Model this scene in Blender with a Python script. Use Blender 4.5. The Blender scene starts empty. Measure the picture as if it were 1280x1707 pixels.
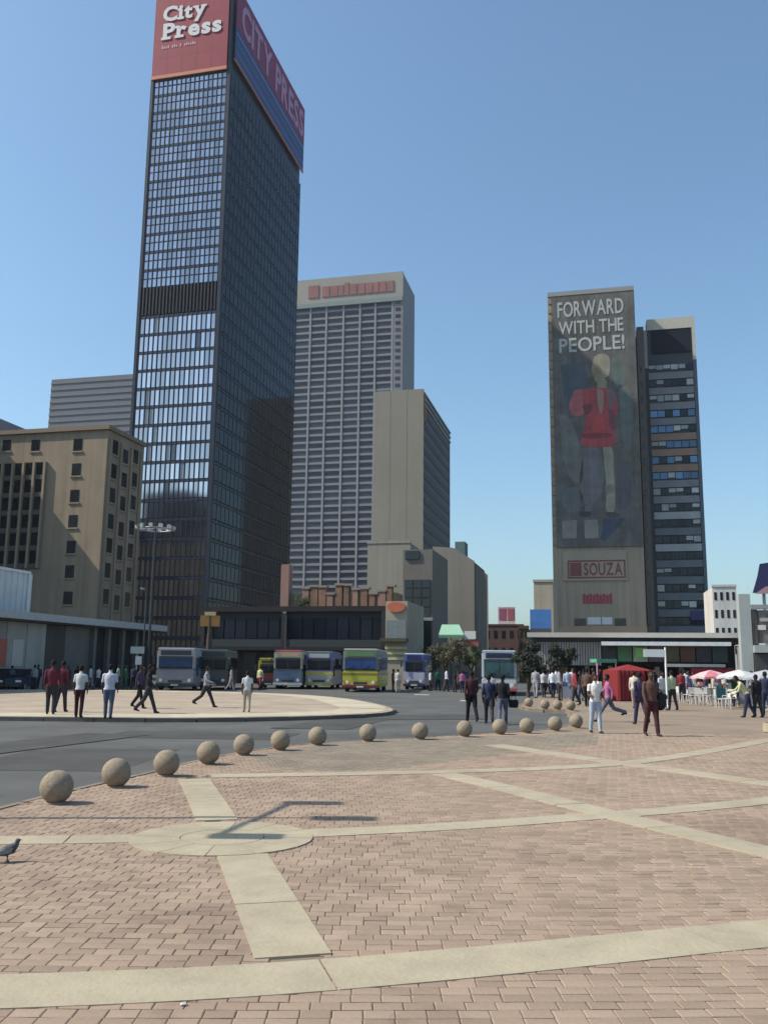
import bpy, bmesh, math, random
from mathutils import Vector, Matrix
random.seed(7)
SC = bpy.context.scene
COL = SC.collection
R = math.radians

# ------------------------------------------------------------------ camera, sky, sun
CAM_H, FPX, TANP, ROLL = 1.70, 1500.0, 0.1723, 0.0114
SUN_EL, SUN_FROM = R(46), R(180 + 4.5)          # sun stands to the left of the view
SUN_STRENGTH, SKY_STRENGTH, EXPOSURE = 4.8, 0.15, 0.27
pit = math.atan(TANP)
c_f = Vector((0, math.cos(pit), math.sin(pit)))
c_r0 = Vector((1, 0, 0)); c_u0 = Vector((0, -math.sin(pit), math.cos(pit)))
c_r = c_r0 * math.cos(ROLL) + c_u0 * math.sin(ROLL)
c_u = c_u0 * math.cos(ROLL) - c_r0 * math.sin(ROLL)
cd = bpy.data.cameras.new('camera'); cam = bpy.data.objects.new('camera', cd); COL.objects.link(cam)
cd.sensor_fit = 'VERTICAL'; cd.sensor_height = 36; cd.lens = 36 * FPX / 1707
cd.clip_start = 0.1; cd.clip_end = 6000
m3 = Matrix((c_r, c_u, -c_f)).transposed()
cam.matrix_world = Matrix.Translation((0, 0, CAM_H)) @ m3.to_4x4()
SC.camera = cam

w = bpy.data.worlds.new('World'); SC.world = w; w.use_nodes = True
wn = w.node_tree
sky = wn.nodes.new('ShaderNodeTexSky'); sky.sky_type = 'NISHITA'; sky.sun_disc = False
sky.sun_elevation = SUN_EL
sdir = Vector((math.cos(SUN_FROM) * math.cos(SUN_EL), math.sin(SUN_FROM) * math.cos(SUN_EL), math.sin(SUN_EL)))
sky.sun_rotation = math.atan2(sdir.x, sdir.y)
sky.altitude = 500; sky.air_density = 1.2; sky.dust_density = 2.6; sky.ozone_density = 4.2
tint = wn.nodes.new('ShaderNodeVectorMath'); tint.operation = 'MULTIPLY'; tint.inputs[1].default_value = (0.92, 1.04, 1.0)
wn.links.new(sky.outputs[0], tint.inputs[0]); wn.links.new(tint.outputs[0], wn.nodes['Background'].inputs[0])
wn.nodes['Background'].inputs[1].default_value = SKY_STRENGTH
sl = bpy.data.lights.new('sun', 'SUN'); sun = bpy.data.objects.new('sun', sl); COL.objects.link(sun)
sl.energy = SUN_STRENGTH; sl.angle = R(0.45); sl.color = (1.0, 0.93, 0.81)
sun.rotation_euler = (-sdir).to_track_quat('-Z', 'Y').to_euler()
SC.view_settings.view_transform = 'Standard'; SC.view_settings.look = 'None'
SC.view_settings.exposure = EXPOSURE; SC.view_settings.gamma = 1; SC.view_settings.use_curve_mapping = False
SC.cycles.max_bounces = 6

# ------------------------------------------------------------------ photo pixel -> place
def ray(px, py):
    return c_f * FPX + c_r * (px - 640) + c_u * (853.5 - py)
def ground(px, py, z=0.0):
    d = ray(px, py); t = (z - CAM_H) / d.z
    return Vector((d.x * t, d.y * t, z))
def at(px, py, D):
    d = ray(px, py); t = D / d.y
    return Vector((d.x * t, D, CAM_H + d.z * t))
GA = R(13.5)                                    # the street grid is turned against the view
U = Vector((math.sin(GA), math.cos(GA), 0)); V = Vector((-math.cos(GA), math.sin(GA), 0))

# ------------------------------------------------------------------ materials
MATS = {}
def mat(name, col, rough=0.8, var=0.12, scale=3.0, bump=0.0, metal=0.0, spec=0.25, streak=0.0, island=0.0, stain=0.0, coords='Object'):
    if name in MATS: return MATS[name]
    m = bpy.data.materials.new(name); m.use_nodes = True; MATS[name] = m
    nt = m.node_tree; N = nt.nodes; L = nt.links
    b = N['Principled BSDF']; b.inputs['Roughness'].default_value = rough
    b.inputs['Metallic'].default_value = metal; b.inputs['Specular IOR Level'].default_value = spec
    tc = N.new('ShaderNodeTexCoord')
    nz = N.new('ShaderNodeTexNoise'); nz.inputs['Scale'].default_value = scale; nz.inputs['Detail'].default_value = 6
    nz.inputs['Roughness'].default_value = 0.65
    L.new(tc.outputs[coords], nz.inputs['Vector'])
    mr = N.new('ShaderNodeMapRange'); mr.inputs[1].default_value = 0.3; mr.inputs[2].default_value = 0.7
    mr.inputs[3].default_value = 1 - var; mr.inputs[4].default_value = 1 + var
    L.new(nz.outputs[0], mr.inputs[0])
    fac = mr.outputs[0]
    if streak:
        mp = N.new('ShaderNodeMapping'); mp.inputs['Scale'].default_value = (1.3, 1.3, 0.05)
        L.new(tc.outputs[coords], mp.inputs[0])
        n2 = N.new('ShaderNodeTexNoise'); n2.inputs['Scale'].default_value = 1.0; n2.inputs['Detail'].default_value = 5
        L.new(mp.outputs[0], n2.inputs['Vector'])
        r2 = N.new('ShaderNodeMapRange'); r2.inputs[1].default_value = 0.35; r2.inputs[2].default_value = 0.7
        r2.inputs[3].default_value = 1.0; r2.inputs[4].default_value = 1 - streak
        L.new(n2.outputs[0], r2.inputs[0])
        mu = N.new('ShaderNodeMath'); mu.operation = 'MULTIPLY'; L.new(fac, mu.inputs[0]); L.new(r2.outputs[0], mu.inputs[1]); fac = mu.outputs[0]
    if stain:
        for sc_, lo, hi in ((0.32, .52, .68), (1.7, .60, .70), (9.0, .68, .74)):
            n4 = N.new('ShaderNodeTexNoise'); n4.inputs['Scale'].default_value = sc_; n4.inputs['Detail'].default_value = 7; n4.inputs['Distortion'].default_value = .6
            g4 = N.new('ShaderNodeNewGeometry'); L.new(g4.outputs['Position'], n4.inputs['Vector'])
            r4 = N.new('ShaderNodeMapRange'); r4.inputs[1].default_value = lo; r4.inputs[2].default_value = hi; r4.inputs[3].default_value = 1.0; r4.inputs[4].default_value = 1 - stain
            L.new(n4.outputs[0], r4.inputs[0])
            mu = N.new('ShaderNodeMath'); mu.operation = 'MULTIPLY'; L.new(fac, mu.inputs[0]); L.new(r4.outputs[0], mu.inputs[1]); fac = mu.outputs[0]
    if island:
        g = N.new('ShaderNodeNewGeometry'); oi = N.new('ShaderNodeObjectInfo')
        ad = N.new('ShaderNodeMath'); ad.operation = 'ADD'; L.new(g.outputs['Random Per Island'], ad.inputs[0]); L.new(oi.outputs['Random'], ad.inputs[1])
        fr = N.new('ShaderNodeMath'); fr.operation = 'FRACT'; L.new(ad.outputs[0], fr.inputs[0])
        r3 = N.new('ShaderNodeMapRange'); r3.inputs[3].default_value = 1 - island; r3.inputs[4].default_value = 1 + island
        L.new(fr.outputs[0], r3.inputs[0])
        mu = N.new('ShaderNodeMath'); mu.operation = 'MULTIPLY'; L.new(fac, mu.inputs[0]); L.new(r3.outputs[0], mu.inputs[1]); fac = mu.outputs[0]
    vm = N.new('ShaderNodeVectorMath'); vm.operation = 'SCALE'
    vm.inputs[0].default_value = col[:3]
    L.new(fac, vm.inputs['Scale'])
    L.new(vm.outputs[0], b.inputs['Base Color'])
    if bump:
        bp = N.new('ShaderNodeBump'); bp.inputs['Strength'].default_value = bump; bp.inputs['Distance'].default_value = 0.02
        n3 = N.new('ShaderNodeTexNoise'); n3.inputs['Scale'].default_value = scale * 12; n3.inputs['Detail'].default_value = 4
        L.new(tc.outputs[coords], n3.inputs['Vector']); L.new(n3.outputs[0], bp.inputs['Height'])
        L.new(bp.outputs[0], b.inputs['Normal'])
    return m
def cloth(col, kind='cloth'):
    return mat('%s_%02d_%02d_%02d' % (kind, col[0] * 99, col[1] * 99, col[2] * 99), col, 0.9, 0.15, 9, spec=0.2)
def paint(col, rough=0.35):
    return mat('paint_%02d_%02d_%02d' % (col[0] * 99, col[1] * 99, col[2] * 99), col, rough, 0.06, 2)
GLASS_DK = mat('dark_glass', (0.012, 0.016, 0.024), 0.08, 0.2, 0.4, spec=0.5)
RUBBER = mat('rubber', (0.02, 0.02, 0.02), 0.8)
STEEL = mat('grey_steel', (0.30, 0.31, 0.32), 0.45, metal=0.3)
DARKMETAL = mat('dark_metal', (0.05, 0.052, 0.055), 0.5)

# ------------------------------------------------------------------ objects and meshes
def props(o, label=None, cat=None, group=None, kind=None):
    if label: o['label'] = label
    if cat: o['category'] = cat
    if group: o['group'] = group
    if kind: o['kind'] = kind
    return o
def empty(name, loc, rz=0, label=None, cat=None, group=None):
    o = bpy.data.objects.new(name, None); COL.objects.link(o); o.location = loc; o.rotation_euler = (0, 0, rz)
    return props(o, label, cat, group)
def link(name, me, parent=None, loc=(0, 0, 0), rot=(0, 0, 0), scale=(1, 1, 1)):
    o = bpy.data.objects.new(name, me); COL.objects.link(o); o.parent = parent
    o.location = loc; o.rotation_euler = rot; o.scale = scale
    return o
class MB:
    def __init__(s): s.v = []; s.f = []; s.mi = []; s.k = 0
    def add(s, vs, fs):
        b = len(s.v); s.v += [tuple(x) for x in vs]
        for f in fs: s.f.append([i + b for i in f]); s.mi.append(s.k)
        return s
    def box(s, x0, x1, y0, y1, z0, z1):
        return s.add([(x0,y0,z0),(x1,y0,z0),(x1,y1,z0),(x0,y1,z0),(x0,y0,z1),(x1,y0,z1),(x1,y1,z1),(x0,y1,z1)],
                     [(3,2,1,0),(4,5,6,7),(0,1,5,4),(1,2,6,5),(2,3,7,6),(3,0,4,7)])
    def prism(s, pts, off):                     # pts: 3D polygon, off: extrusion vector
        n = len(pts); off = Vector(off); p = [Vector(a) for a in pts]
        return s.add(p + [a + off for a in p], [tuple(range(n))[::-1], tuple(range(n, 2 * n))] + [(i, (i + 1) % n, n + (i + 1) % n, n + i) for i in range(n)])
    def tube(s, p, q, r0, r1=None, n=8, caps=True):
        p = Vector(p); q = Vector(q); r1 = r0 if r1 is None else r1
        d = (q - p).normalized(); a = d.orthogonal().normalized(); b = d.cross(a)
        A = [(math.cos(2 * math.pi * i / n), math.sin(2 * math.pi * i / n)) for i in range(n)]
        fs = [(i, (i + 1) % n, n + (i + 1) % n, n + i) for i in range(n)]
        if caps: fs += [tuple(range(n))[::-1], tuple(range(n, 2 * n))]
        return s.add([p + a * c * r0 + b * e * r0 for c, e in A] + [q + a * c * r1 + b * e * r1 for c, e in A], fs)
    def lathe(s, prof, n=16, c=(0, 0, 0)):
        vs = []; fs = []
        for r, z in prof:
            for i in range(n):
                t = 2 * math.pi * i / n; vs.append((c[0] + r * math.cos(t), c[1] + r * math.sin(t), c[2] + z))
        for j in range(len(prof) - 1):
            for i in range(n):
                fs.append((j * n + i, j * n + (i + 1) % n, (j + 1) * n + (i + 1) % n, (j + 1) * n + i))
        fs.append(tuple(range(n))[::-1]); k = (len(prof) - 1) * n; fs.append(tuple(range(k, k + n)))
        return s.add(vs, fs)
    def ball(s, c, r, sx=1, sy=1, sz=1, n=10, m=7):
        prof = [(max(1e-4, math.sin(math.pi * j / m)), -math.cos(math.pi * j / m)) for j in range(m + 1)]
        b = len(s.v); s.lathe(prof, n)
        for i in range(b, len(s.v)):
            x, y, z = s.v[i]; s.v[i] = (c[0] + x * r * sx, c[1] + y * r * sy, c[2] + z * r * sz)
        return s
    def mesh(s, name, mats, smooth=False, bevel=0):
        me = bpy.data.meshes.new(name); me.from_pydata(s.v, [], s.f)
        for m in (mats if isinstance(mats, (list, tuple)) else [mats]): me.materials.append(m)
        if any(s.mi): me.polygons.foreach_set('material_index', s.mi)
        bm = bmesh.new(); bm.from_mesh(me)
        bmesh.ops.recalc_face_normals(bm, faces=bm.faces)
        if bevel:
            bmesh.ops.bevel(bm, geom=[e for e in bm.edges if len(e.link_faces) == 2 and e.calc_face_angle() > 0.5], offset=bevel, segments=2, affect='EDGES', clamp_overlap=True)
        bm.to_mesh(me); bm.free()
        if smooth: me.polygons.foreach_set('use_smooth', [True] * len(me.polygons))
        me.update(); return me
    def build(s, name, mats, parent=None, loc=(0, 0, 0), rot=(0, 0, 0), smooth=False, bevel=0, kind=None):
        o = link(name, s.mesh(name, mats, smooth, bevel), parent, loc, rot)
        if kind: o['kind'] = kind
        return o
def boxpart(name, m, parent, *b, bevel=0):
    return MB().box(*b).build(name, m, parent, bevel=bevel)

_dg = bpy.context.evaluated_depsgraph_get
def text_polys(s, bold=0.0, depth=0.5):
    cu = bpy.data.curves.new('lettering', 'FONT'); cu.body = s; cu.offset = bold; cu.extrude = depth; cu.resolution_u = 3
    o = bpy.data.objects.new('lettering', cu); COL.objects.link(o); bpy.context.view_layer.update()
    me = bpy.data.meshes.new_from_object(o.evaluated_get(_dg()))
    bpy.data.objects.remove(o); bpy.data.curves.remove(cu)
    return me
def letters(name, s, fn, rect, m, parent, bold=0.03, thick=0.15, serif=False):
    """one mesh per letter inside rect (a0,a1,z0,z1); fn(a, z, out) gives the local point."""
    a0, a1, z0, z1 = rect
    ms = [(c, text_polys(c, bold)) for c in s if c != ' ']
    cu = bpy.data.curves.new('t', 'FONT')
    adv = []; x = 0.0; i = 0
    for c in s:
        if c == ' ': x += 0.28; continue
        me = ms[i][1]; xs = [v.co.x for v in me.vertices]; wd = max(xs) - min(xs)
        adv.append((x, min(xs))); x += wd + 0.07; i += 1
    total = x - 0.07
    ys = [v.co.y for _, me in ms for v in me.vertices]; y0, y1 = min(ys), max(ys)
    for (c, me), (ax, mn) in zip(ms, adv):
        if serif:
            bm = bmesh.new(); bm.from_mesh(me)
            xs = [v.co.x for v in me.vertices]; q0, q1 = min(xs), max(xs)
            bars = {'P': [(q0 - .07, q0 + .33, -.03, .09)], 'r': [(q0 - .07, q0 + .30, -.03, .09), (q0 - .07, q0 + .1, .42, .53)], 'i': [(q0 - .07, q1 + .07, -.03, .09), (q0 - .07, q0 + .1, .42, .53)],
                    'y': [(q0 - .05, q0 + .22, .44, .53), (q1 - .22, q1 + .05, .44, .53)]}.get(c, [])
            for b0, b1, c0, c1 in bars:
                vs = [bm.verts.new(p) for p in [(b0, c0, -.52), (b1, c0, -.52), (b1, c1, -.52), (b0, c1, -.52), (b0, c0, .52), (b1, c0, .52), (b1, c1, .52), (b0, c1, .52)]]
                for f in [(3,2,1,0),(4,5,6,7),(0,1,5,4),(1,2,6,5),(2,3,7,6),(3,0,4,7)]: bm.faces.new([vs[k] for k in f])
            bm.to_mesh(me); bm.free()
        for v in me.vertices:
            a = a0 + (a1 - a0) * (ax + v.co.x - mn) / total
            z = z0 + (z1 - z0) * (v.co.y - y0) / (y1 - y0)
            v.co = fn(a, z, (v.co.z + 0.5) * thick)
        me.materials.clear(); me.materials.append(m); me.update()
        link(name, me, parent)

# a building whose front right corner stands at a photo pixel and a distance
class Bld:
    def __init__(s, name, label, px, py, D, cat='building', ang=GA, group=None):
        p = at(px, py, D); s.P = Vector((p.x, p.y, 0)); s.top = p.z; s.ang = ang
        s.u = Vector((math.sin(ang), math.cos(ang), 0)); s.v = Vector((-math.cos(ang), math.sin(ang), 0))
        s.o = empty(name, s.P + Vector((0, 0, GZ)), -ang, label, cat, group)
    def F(s, px, py, off=0.0):                  # photo pixel -> (x, z) on the front plane (moved off metres back)
        d = ray(px, py); P = s.P + s.u * off; n = s.u
        t = (P - Vector((0, 0, CAM_H))).dot(n) / d.dot(n)
        h = Vector((0, 0, CAM_H)) + d * t
        return ((h - P).dot(-s.v), h.z - GZ)
    def S(s, px, py, off=0.0):                  # photo pixel -> (y, z) on the right side plane
        d = ray(px, py); n = s.v; P = s.P - s.v * off
        t = (P - Vector((0, 0, CAM_H))).dot(n) / d.dot(n)
        h = Vector((0, 0, CAM_H)) + d * t
        return ((h - P).dot(s.u), h.z - GZ)
GZ = -0.13                                      # street level; the plaza and the island stand a kerb higher

# ================================================================== SETTING
ASPH = mat('asphalt', (0.093, 0.092, 0.088), 0.85, 0.22, 0.35, bump=0.3, stain=.22, coords='Object')
ASPH2 = mat('street_ground', (0.085, 0.085, 0.08), 0.9, 0.2, 0.15)
def sheet(name, pts, z, m, kind='structure'):
    return MB().add([(p[0], p[1], z) for p in pts], [tuple(range(len(pts)))]).build(name, m, kind=kind)
sheet('ground', [(-2500, -300), (2500, -300), (2500, 4000), (-2500, 4000)], GZ - 0.012, ASPH2)
ROAD = sheet('road', [(-70, -12), (70, -12), (70, 84), (60, 300), (-10, 300), (-70, 84)], GZ, ASPH)

for q, (xa_, ya_, xb_, yb_) in enumerate(((764, 1168, 784, 1172), (688, 1158, 716, 1160))):
    a_, b_ = ground(xa_, ya_, GZ), ground(xb_, yb_, GZ)
    MB().add([(a_.x, a_.y - .5, GZ + .004), (b_.x, a_.y - .5, GZ + .004), (b_.x + .2, a_.y + .7, GZ + .004), (a_.x + .2, a_.y + .7, GZ + .004)], [(0, 1, 2, 3)]).build('road_marking', mat('worn_white_paint', (.45, .44, .41), .8, .3, 2), ROAD)
random.seed(9)
for q, (px_, py_, w_, l_) in enumerate(((120, 1265, 1.5, 2.2), (330, 1226, 2.4, 1.2), (560, 1206, 1.1, 3.0), (700, 1196, 2.2, 1.6), (60, 1240, .9, 3.4))):
    a_ = ground(px_, py_, GZ); t_ = random.uniform(-.3, .3)
    cs_, sn_ = math.cos(t_), math.sin(t_)
    MB().add([(a_.x + x_ * cs_ - y_ * sn_, a_.y + x_ * sn_ + y_ * cs_, GZ + .004 + .003 * q) for x_, y_ in ((-w_, -l_), (w_, -l_ * .9), (w_ * 1.05, l_), (-w_ * .95, l_ * .95))], [(0, 1, 2, 3)]).build('road_patch', mat('asphalt_patch', (.062, .061, .058), .9, .25, .6, bump=.3), ROAD)
mc_ = ground(470, 1214, GZ)
MB().lathe([(.36, 0), (.36, .008), (.30, .008), (.30, .004), (.01, .004)], 20, mc_).build('manhole_cover', DARKMETAL, ROAD)
KERB2 = mat('shaded_kerb', (0.19, 0.152, 0.115), 0.9, 0.25, 2.5, bump=0.2, island=0.12)  # kerb stone darkened: shade on its road side is put into the colour
KERB = mat('kerb_concrete', (0.30, 0.265, 0.215), 0.85, 0.2, 2.5, bump=0.2, island=0.10)
CREAM = mat('cream_paving_band', (0.345, 0.295, 0.21), 0.85, 0.13, 2.2, bump=0.25, island=0.05, stain=.13)
SAND = mat('paving_bed', (0.18, 0.135, 0.10), 0.95, 0.25, 1.2)
BRICK = mat('clay_paver', (0.282, 0.206, 0.152), 0.85, 0.13, 1.1, bump=0.3, island=0.14, stain=.17, coords='Object')
GREYPAVE = mat('grey_paver', (0.205, 0.168, 0.128), 0.85, 0.16, 1.1, bump=0.2, island=0.12)

SPH = [(93,1316,56),(193,1291,50),(277,1274,46),(347,1257,40),(406,1243,37),(467,1236,34),(529,1229,31),(613,1223,30),(700,1219,31),(774,1216,28),(833,1213,26),(878,1212,24),(925,1208,24),(960,1203,24)]
SPH_PTS = [ground(x, y + d / 2.0 - 1) for x, y, d in SPH]
SPH_PTS = [Vector((p.x * (1 + .18 / p.y), p.y + .18, 0)) for p in SPH_PTS]
SPH2_PTS = [ground(x, y) for x, y in [(951,1184),(929,1183),(908,1182),(881,1178)]]
def offset(pts, d):
    out = []
    for i, p in enumerate(pts):
        a = pts[max(0, i - 1)]; b = pts[min(len(pts) - 1, i + 1)]
        t = (b - a).normalized(); out.append(p + Vector((-t.y, t.x, 0)) * d)
    return out
edge1 = offset(SPH_PTS, 0.38)
edge2 = offset([SPH_PTS[-1]] + SPH2_PTS, 0.38)[1:]
t0 = (edge1[0] - edge1[1]).normalized()
EDGE = [edge1[0] + t0 * 14, edge1[0] + t0 * 5] + edge1
cnr = ground(978, 1203)
EDGE += [Vector((cnr.x, cnr.y + 1.0, 0)), Vector((cnr.x + .5, cnr.y + 3, 0)), Vector((cnr.x + .5, cnr.y + 6, 0)), Vector((edge2[0].x + .8, edge2[0].y - .8, 0))] + edge2
EDGE += [edge2[-1] + U * 3 + V * .3, edge2[-1] + U * 44]
def smooth(pts, n=1):
    for _ in range(n):
        out = [pts[0]]
        for a, b in zip(pts, pts[1:]): out += [a * .75 + b * .25, a * .25 + b * .75]
        pts = out + [pts[-1]]
    return pts
EDGE = smooth(EDGE, 2)
plaza_poly = EDGE + [Vector((75, 88, 0)), Vector((75, -14, 0)), Vector((EDGE[0].x, -14, 0))]
plaza = sheet('plaza_pavement', plaza_poly, -0.009, SAND)
def inside(p, poly):
    c = False; n = len(poly); j = n - 1
    for i in range(n):
        a, b = poly[i], poly[j]
        if (a.y > p[1]) != (b.y > p[1]) and p[0] < (b.x - a.x) * (p[1] - a.y) / (b.y - a.y) + a.x: c = not c
        j = i
    return c
def resample(pts, step):
    out = [pts[0].copy()]; acc = 0
    for a, b in zip(pts, pts[1:]):
        L = (b - a).length; d = step - acc
        while d <= L: out.append(a + (b - a) * (d / L)); d += step
        acc = (acc + L) % step if L > 0 else acc
    return out
def kerb(pts, parent, w=0.16, step=1.0, top=0.003, m=KERB):
    pts = resample(pts, step); k = 0
    for a, b in zip(pts, pts[1:]):
        t = (b - a); L = t.length; t.normalize(); n = Vector((-t.y, t.x, 0)); mid = (a + b) / 2
        g = 0.006
        j = random.uniform(-.003, .003)
        q = [a + t * g, b - t * g, b - t * g + n * w, a + t * g + n * w]
        MB().prism([(p.x, p.y, GZ - .02) for p in q], (0, 0, -GZ + .02 + top + j)).build('kerb_stone', m, parent, bevel=0.012)
kerb([p for p in EDGE if p.y < 60], plaza, w=.12, m=KERB2)

# cream bands that cross the plaza, given by their two long edges
def band_polys():
    def line(pts, w):                            # centreline pixels, width in metres
        g = smooth([ground(*p) for p in pts], 2); return g, w
    return [line([(-260,1662),(0,1652),(210,1645),(420,1634),(640,1617),(860,1597),(1080,1575),(1280,1555),(1560,1526)], .52),
            line([(-200,1402),(0,1401),(110,1400),(258,1397)], .42),
            line([(505,1390),(760,1378),(1000,1360),(1140,1349),(1280,1335),(1520,1305)], .42),
            line([(352,1294),(540,1291),(740,1287),(1000,1278),(1140,1260),(1290,1232)], .45),
            line([(404,1425),(440,1495),(496,1608)], .46),
            line([(362,1368),(345,1335),(322,1297)], .46),
            line([(740,1290),(860,1318),(1000,1354),(1130,1386),(1290,1424),(1400,1450)], .45),
            line([(824,1242),(960,1262),(1120,1284),(1290,1308),(1400,1322)], .5)]
BANDS = band_polys()
DISC_C = ground(371, 1397); DISC_R = 0.90
def dist_line(p, g):
    best = 1e9
    for a, b in zip(g, g[1:]):
        ab = (b.x - a.x, b.y - a.y); L2 = ab[0] ** 2 + ab[1] ** 2 or 1e-9
        t = max(0, min(1, ((p[0] - a.x) * ab[0] + (p[1] - a.y) * ab[1]) / L2))
        d = math.hypot(p[0] - a.x - ab[0] * t, p[1] - a.y - ab[1] * t)
        if d < best: best = d
    return best
for bi, (g, wd) in enumerate(BANDS):
    pts = resample(g, 0.25)
    per = 7 if bi else 10; zt = 0.0035 + 0.0009 * bi
    i = 0
    while i < len(pts) - 1:
        seg = pts[i:min(i + per + 1, len(pts))]
        if len(seg) < 2: break
        Lf, Rt = [], []
        for k, p in enumerate(seg):
            a = pts[max(0, i + k - 1)]; b = pts[min(len(pts) - 1, i + k + 1)]; t = (b - a).normalized(); n = Vector((-t.y, t.x, 0))
            q = p + t * (0.008 if k == 0 else -0.008 if k == len(seg) - 1 else 0)
            Lf.append(q + n * wd / 2); Rt.append(q - n * wd / 2)
        z = zt + random.uniform(-.0006, .0006); mb = MB(); n = len(seg)
        vs = [(p.x, p.y, z) for p in Lf + Rt] + [(p.x, p.y, -.012) for p in Lf + Rt]
        fs = [(k, k + 1, n + k + 1, n + k) for k in range(n - 1)]
        fs += [(k, 2 * n + k, 2 * n + k + 1, k + 1) for k in range(n - 1)] + [(n + k, n + k + 1, 3 * n + k + 1, 3 * n + k) for k in range(n - 1)] + [(0, n, 3 * n, 2 * n), (n - 1, 3 * n - 1, 4 * n - 1, 2 * n - 1)][:2]
        mb.add(vs, fs); mb.build('paving_band', CREAM, plaza)
        i += per
# the cream disc: a ring of wedges round a middle plate
for k in range(12):
    a0, a1 = 2 * math.pi * k / 12 + .006, 2 * math.pi * (k + 1) / 12 - .006
    pts = [DISC_C + Vector((math.cos(a) * r, math.sin(a) * r, -.012)) for r, rng in ((DISC_R, (0, 1, 2, 3)), (.42, (3, 2, 1, 0))) for a in [a0 + (a1 - a0) * q / 3 for q in rng]]
    MB().prism(pts, (0, 0, .0235)).build('disc_slab', CREAM, plaza)
MB().lathe([(.41, -.012), (.41, .0115)], 32, DISC_C).build('disc_centre', CREAM, plaza)

# pavers: the 300 nearest are objects, the rest one joined part
BW, BD, GAP = 0.158, 0.108, 0.005
cells = []
FAN = ground(640, 900 + 4500)                    # rows bow gently like the bands do
ARC = 55.0
row = 0; y = 3.0
GREYZ = [ground(*p) for p in [(420,1262),(560,1236),(640,1232),(790,1228),(990,1222),(1000,1240),(760,1268),(640,1284),(470,1284)]]
while y < 24.5:
    half = 0.47 * y + 1.6
    nx = int(2 * half / BW)
    for i in range(nx):
        x = -half + (i + (row % 2) * .5) * BW + ((row * 37) % 11) * .004
        xx = x; yy = y + 0.0075 * x * x * (1 if y < 9 else .6) + 0.03 * x
        p = (xx, yy)
        if not inside(p, plaza_poly): continue
        if math.hypot(xx - DISC_C.x, yy - DISC_C.y) < DISC_R - .12: continue
        dl = min(dist_line(p, g) - wd / 2 for g, wd in BANDS)
        if dl < -0.11: continue
        cells.append((yy, xx, math.atan(0.015 * x * (1 if y < 9 else .6) + .03)))
    y += BD; row += 1
cells.sort()
def paver_geo(mb, cx, cy, rz, zt, jit):
    hx, hy, c = BW / 2 - .0015 + jit[0], BD / 2 - .003 + jit[1], .006
    ca, sa = math.cos(rz), math.sin(rz)
    def tr(x, y, z): return (cx + x * ca - y * sa, cy + x * sa + y * ca, z)
    tx, ty = jit[2], jit[3]
    vs = [tr(sx * (hx - c), sy * (hy - c), zt + sx * tx + sy * ty) for sx, sy in ((-1,-1),(1,-1),(1,1),(-1,1))]
    vs += [tr(sx * hx, sy * hy, zt - .0035 + sx * tx + sy * ty) for sx, sy in ((-1,-1),(1,-1),(1,1),(-1,1))]
    vs += [tr(sx * hx, sy * hy, -.02) for sx, sy in ((-1,-1),(1,-1),(1,1),(-1,1))]
    mb.add(vs, [(0,1,2,3)] + [(4 + i, 4 + (i + 1) % 4, (i + 1) % 4, i) for i in range(4)] + [(8 + i, 8 + (i + 1) % 4, 4 + (i + 1) % 4, 4 + i) for i in range(4)])
def rj(): return (random.uniform(-.002, .0006), random.uniform(-.002, .0006), random.uniform(-.0009, .0009), random.uniform(-.0009, .0009))
vis = []; rest = []
for c in cells:
    d = Vector((c[1], c[0], -CAM_H)); zf = d.dot(c_f); px = 640 + FPX * d.dot(c_r) / zf; py = 853.5 - FPX * d.dot(c_u) / zf
    (vis if len(vis) < 300 and -15 < px < 1295 and py < 1720 else rest).append(c)
variants = []
for k in range(14):
    mb = MB(); paver_geo(mb, 0, 0, 0, random.uniform(-.0022, .0012), rj()); variants.append(mb.mesh('paver', BRICK))
for yy, xx, rz in vis:
    link('paver', random.choice(variants), plaza, (xx, yy, 0), (0, 0, rz))
mb = MB(); mg = MB()
for yy, xx, rz in rest:
    paver_geo(mg if inside((xx, yy), GREYZ) else mb, xx, yy, rz, random.uniform(-.0022, .0012), rj())
mb.build('clay_pavers', BRICK, plaza, kind='stuff')
mg.build('grey_pavers', GREYPAVE, plaza, kind='stuff')
sheet('market_paving', [(p.x, p.y) for p in EDGE if p.y > 24.5 and p.x > 0] + [(74, 87), (74, 24.4), (8, 24.4)], -0.004, mat('far_paving', (0.235, 0.18, 0.132), 0.9, 0.16, 0.5, bump=.1, stain=.15))

# the paved island where the buses turn
ISL = [(655,1189),(648,1193),(600,1197),(520,1200),(400,1203),(300,1204),(150,1203),(0,1201),(-250,1200),(-700,1195),(-700,1165),(-250,1155),(0,1153),(150,1153),(300,1155),(400,1157),(500,1161),(580,1168),(630,1178),(652,1185)]
isl = [ground(x, y, GZ) for x, y in ISL]
isl = smooth(isl + [isl[0]], 2)[:-1]
isl = [Vector((p.x, p.y, 0)) for p in isl]
ISLP = mat('island_paving', (0.33, 0.265, 0.20), 0.9, 0.18, 0.5, bump=.2, stain=.15)
island = sheet('bus_island', isl, 0.0, ISLP)
ctr = Vector((sum(p.x for p in isl) / len(isl), sum(p.y for p in isl) / len(isl), 0))
kerb(list(reversed(isl)) + [isl[-1]], island, w=-0.14, step=1.6, m=mat('shaded_island_kerb', (.13, .115, .10), .9, .2, 2))  # shade of the front kerb face is painted in as a darker stone
RIM = mat('island_rim', (0.42, 0.365, 0.27), 0.85, .12, 1.5, island=.06)
rp = resample(isl + [isl[0]], 2.2)
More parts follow.
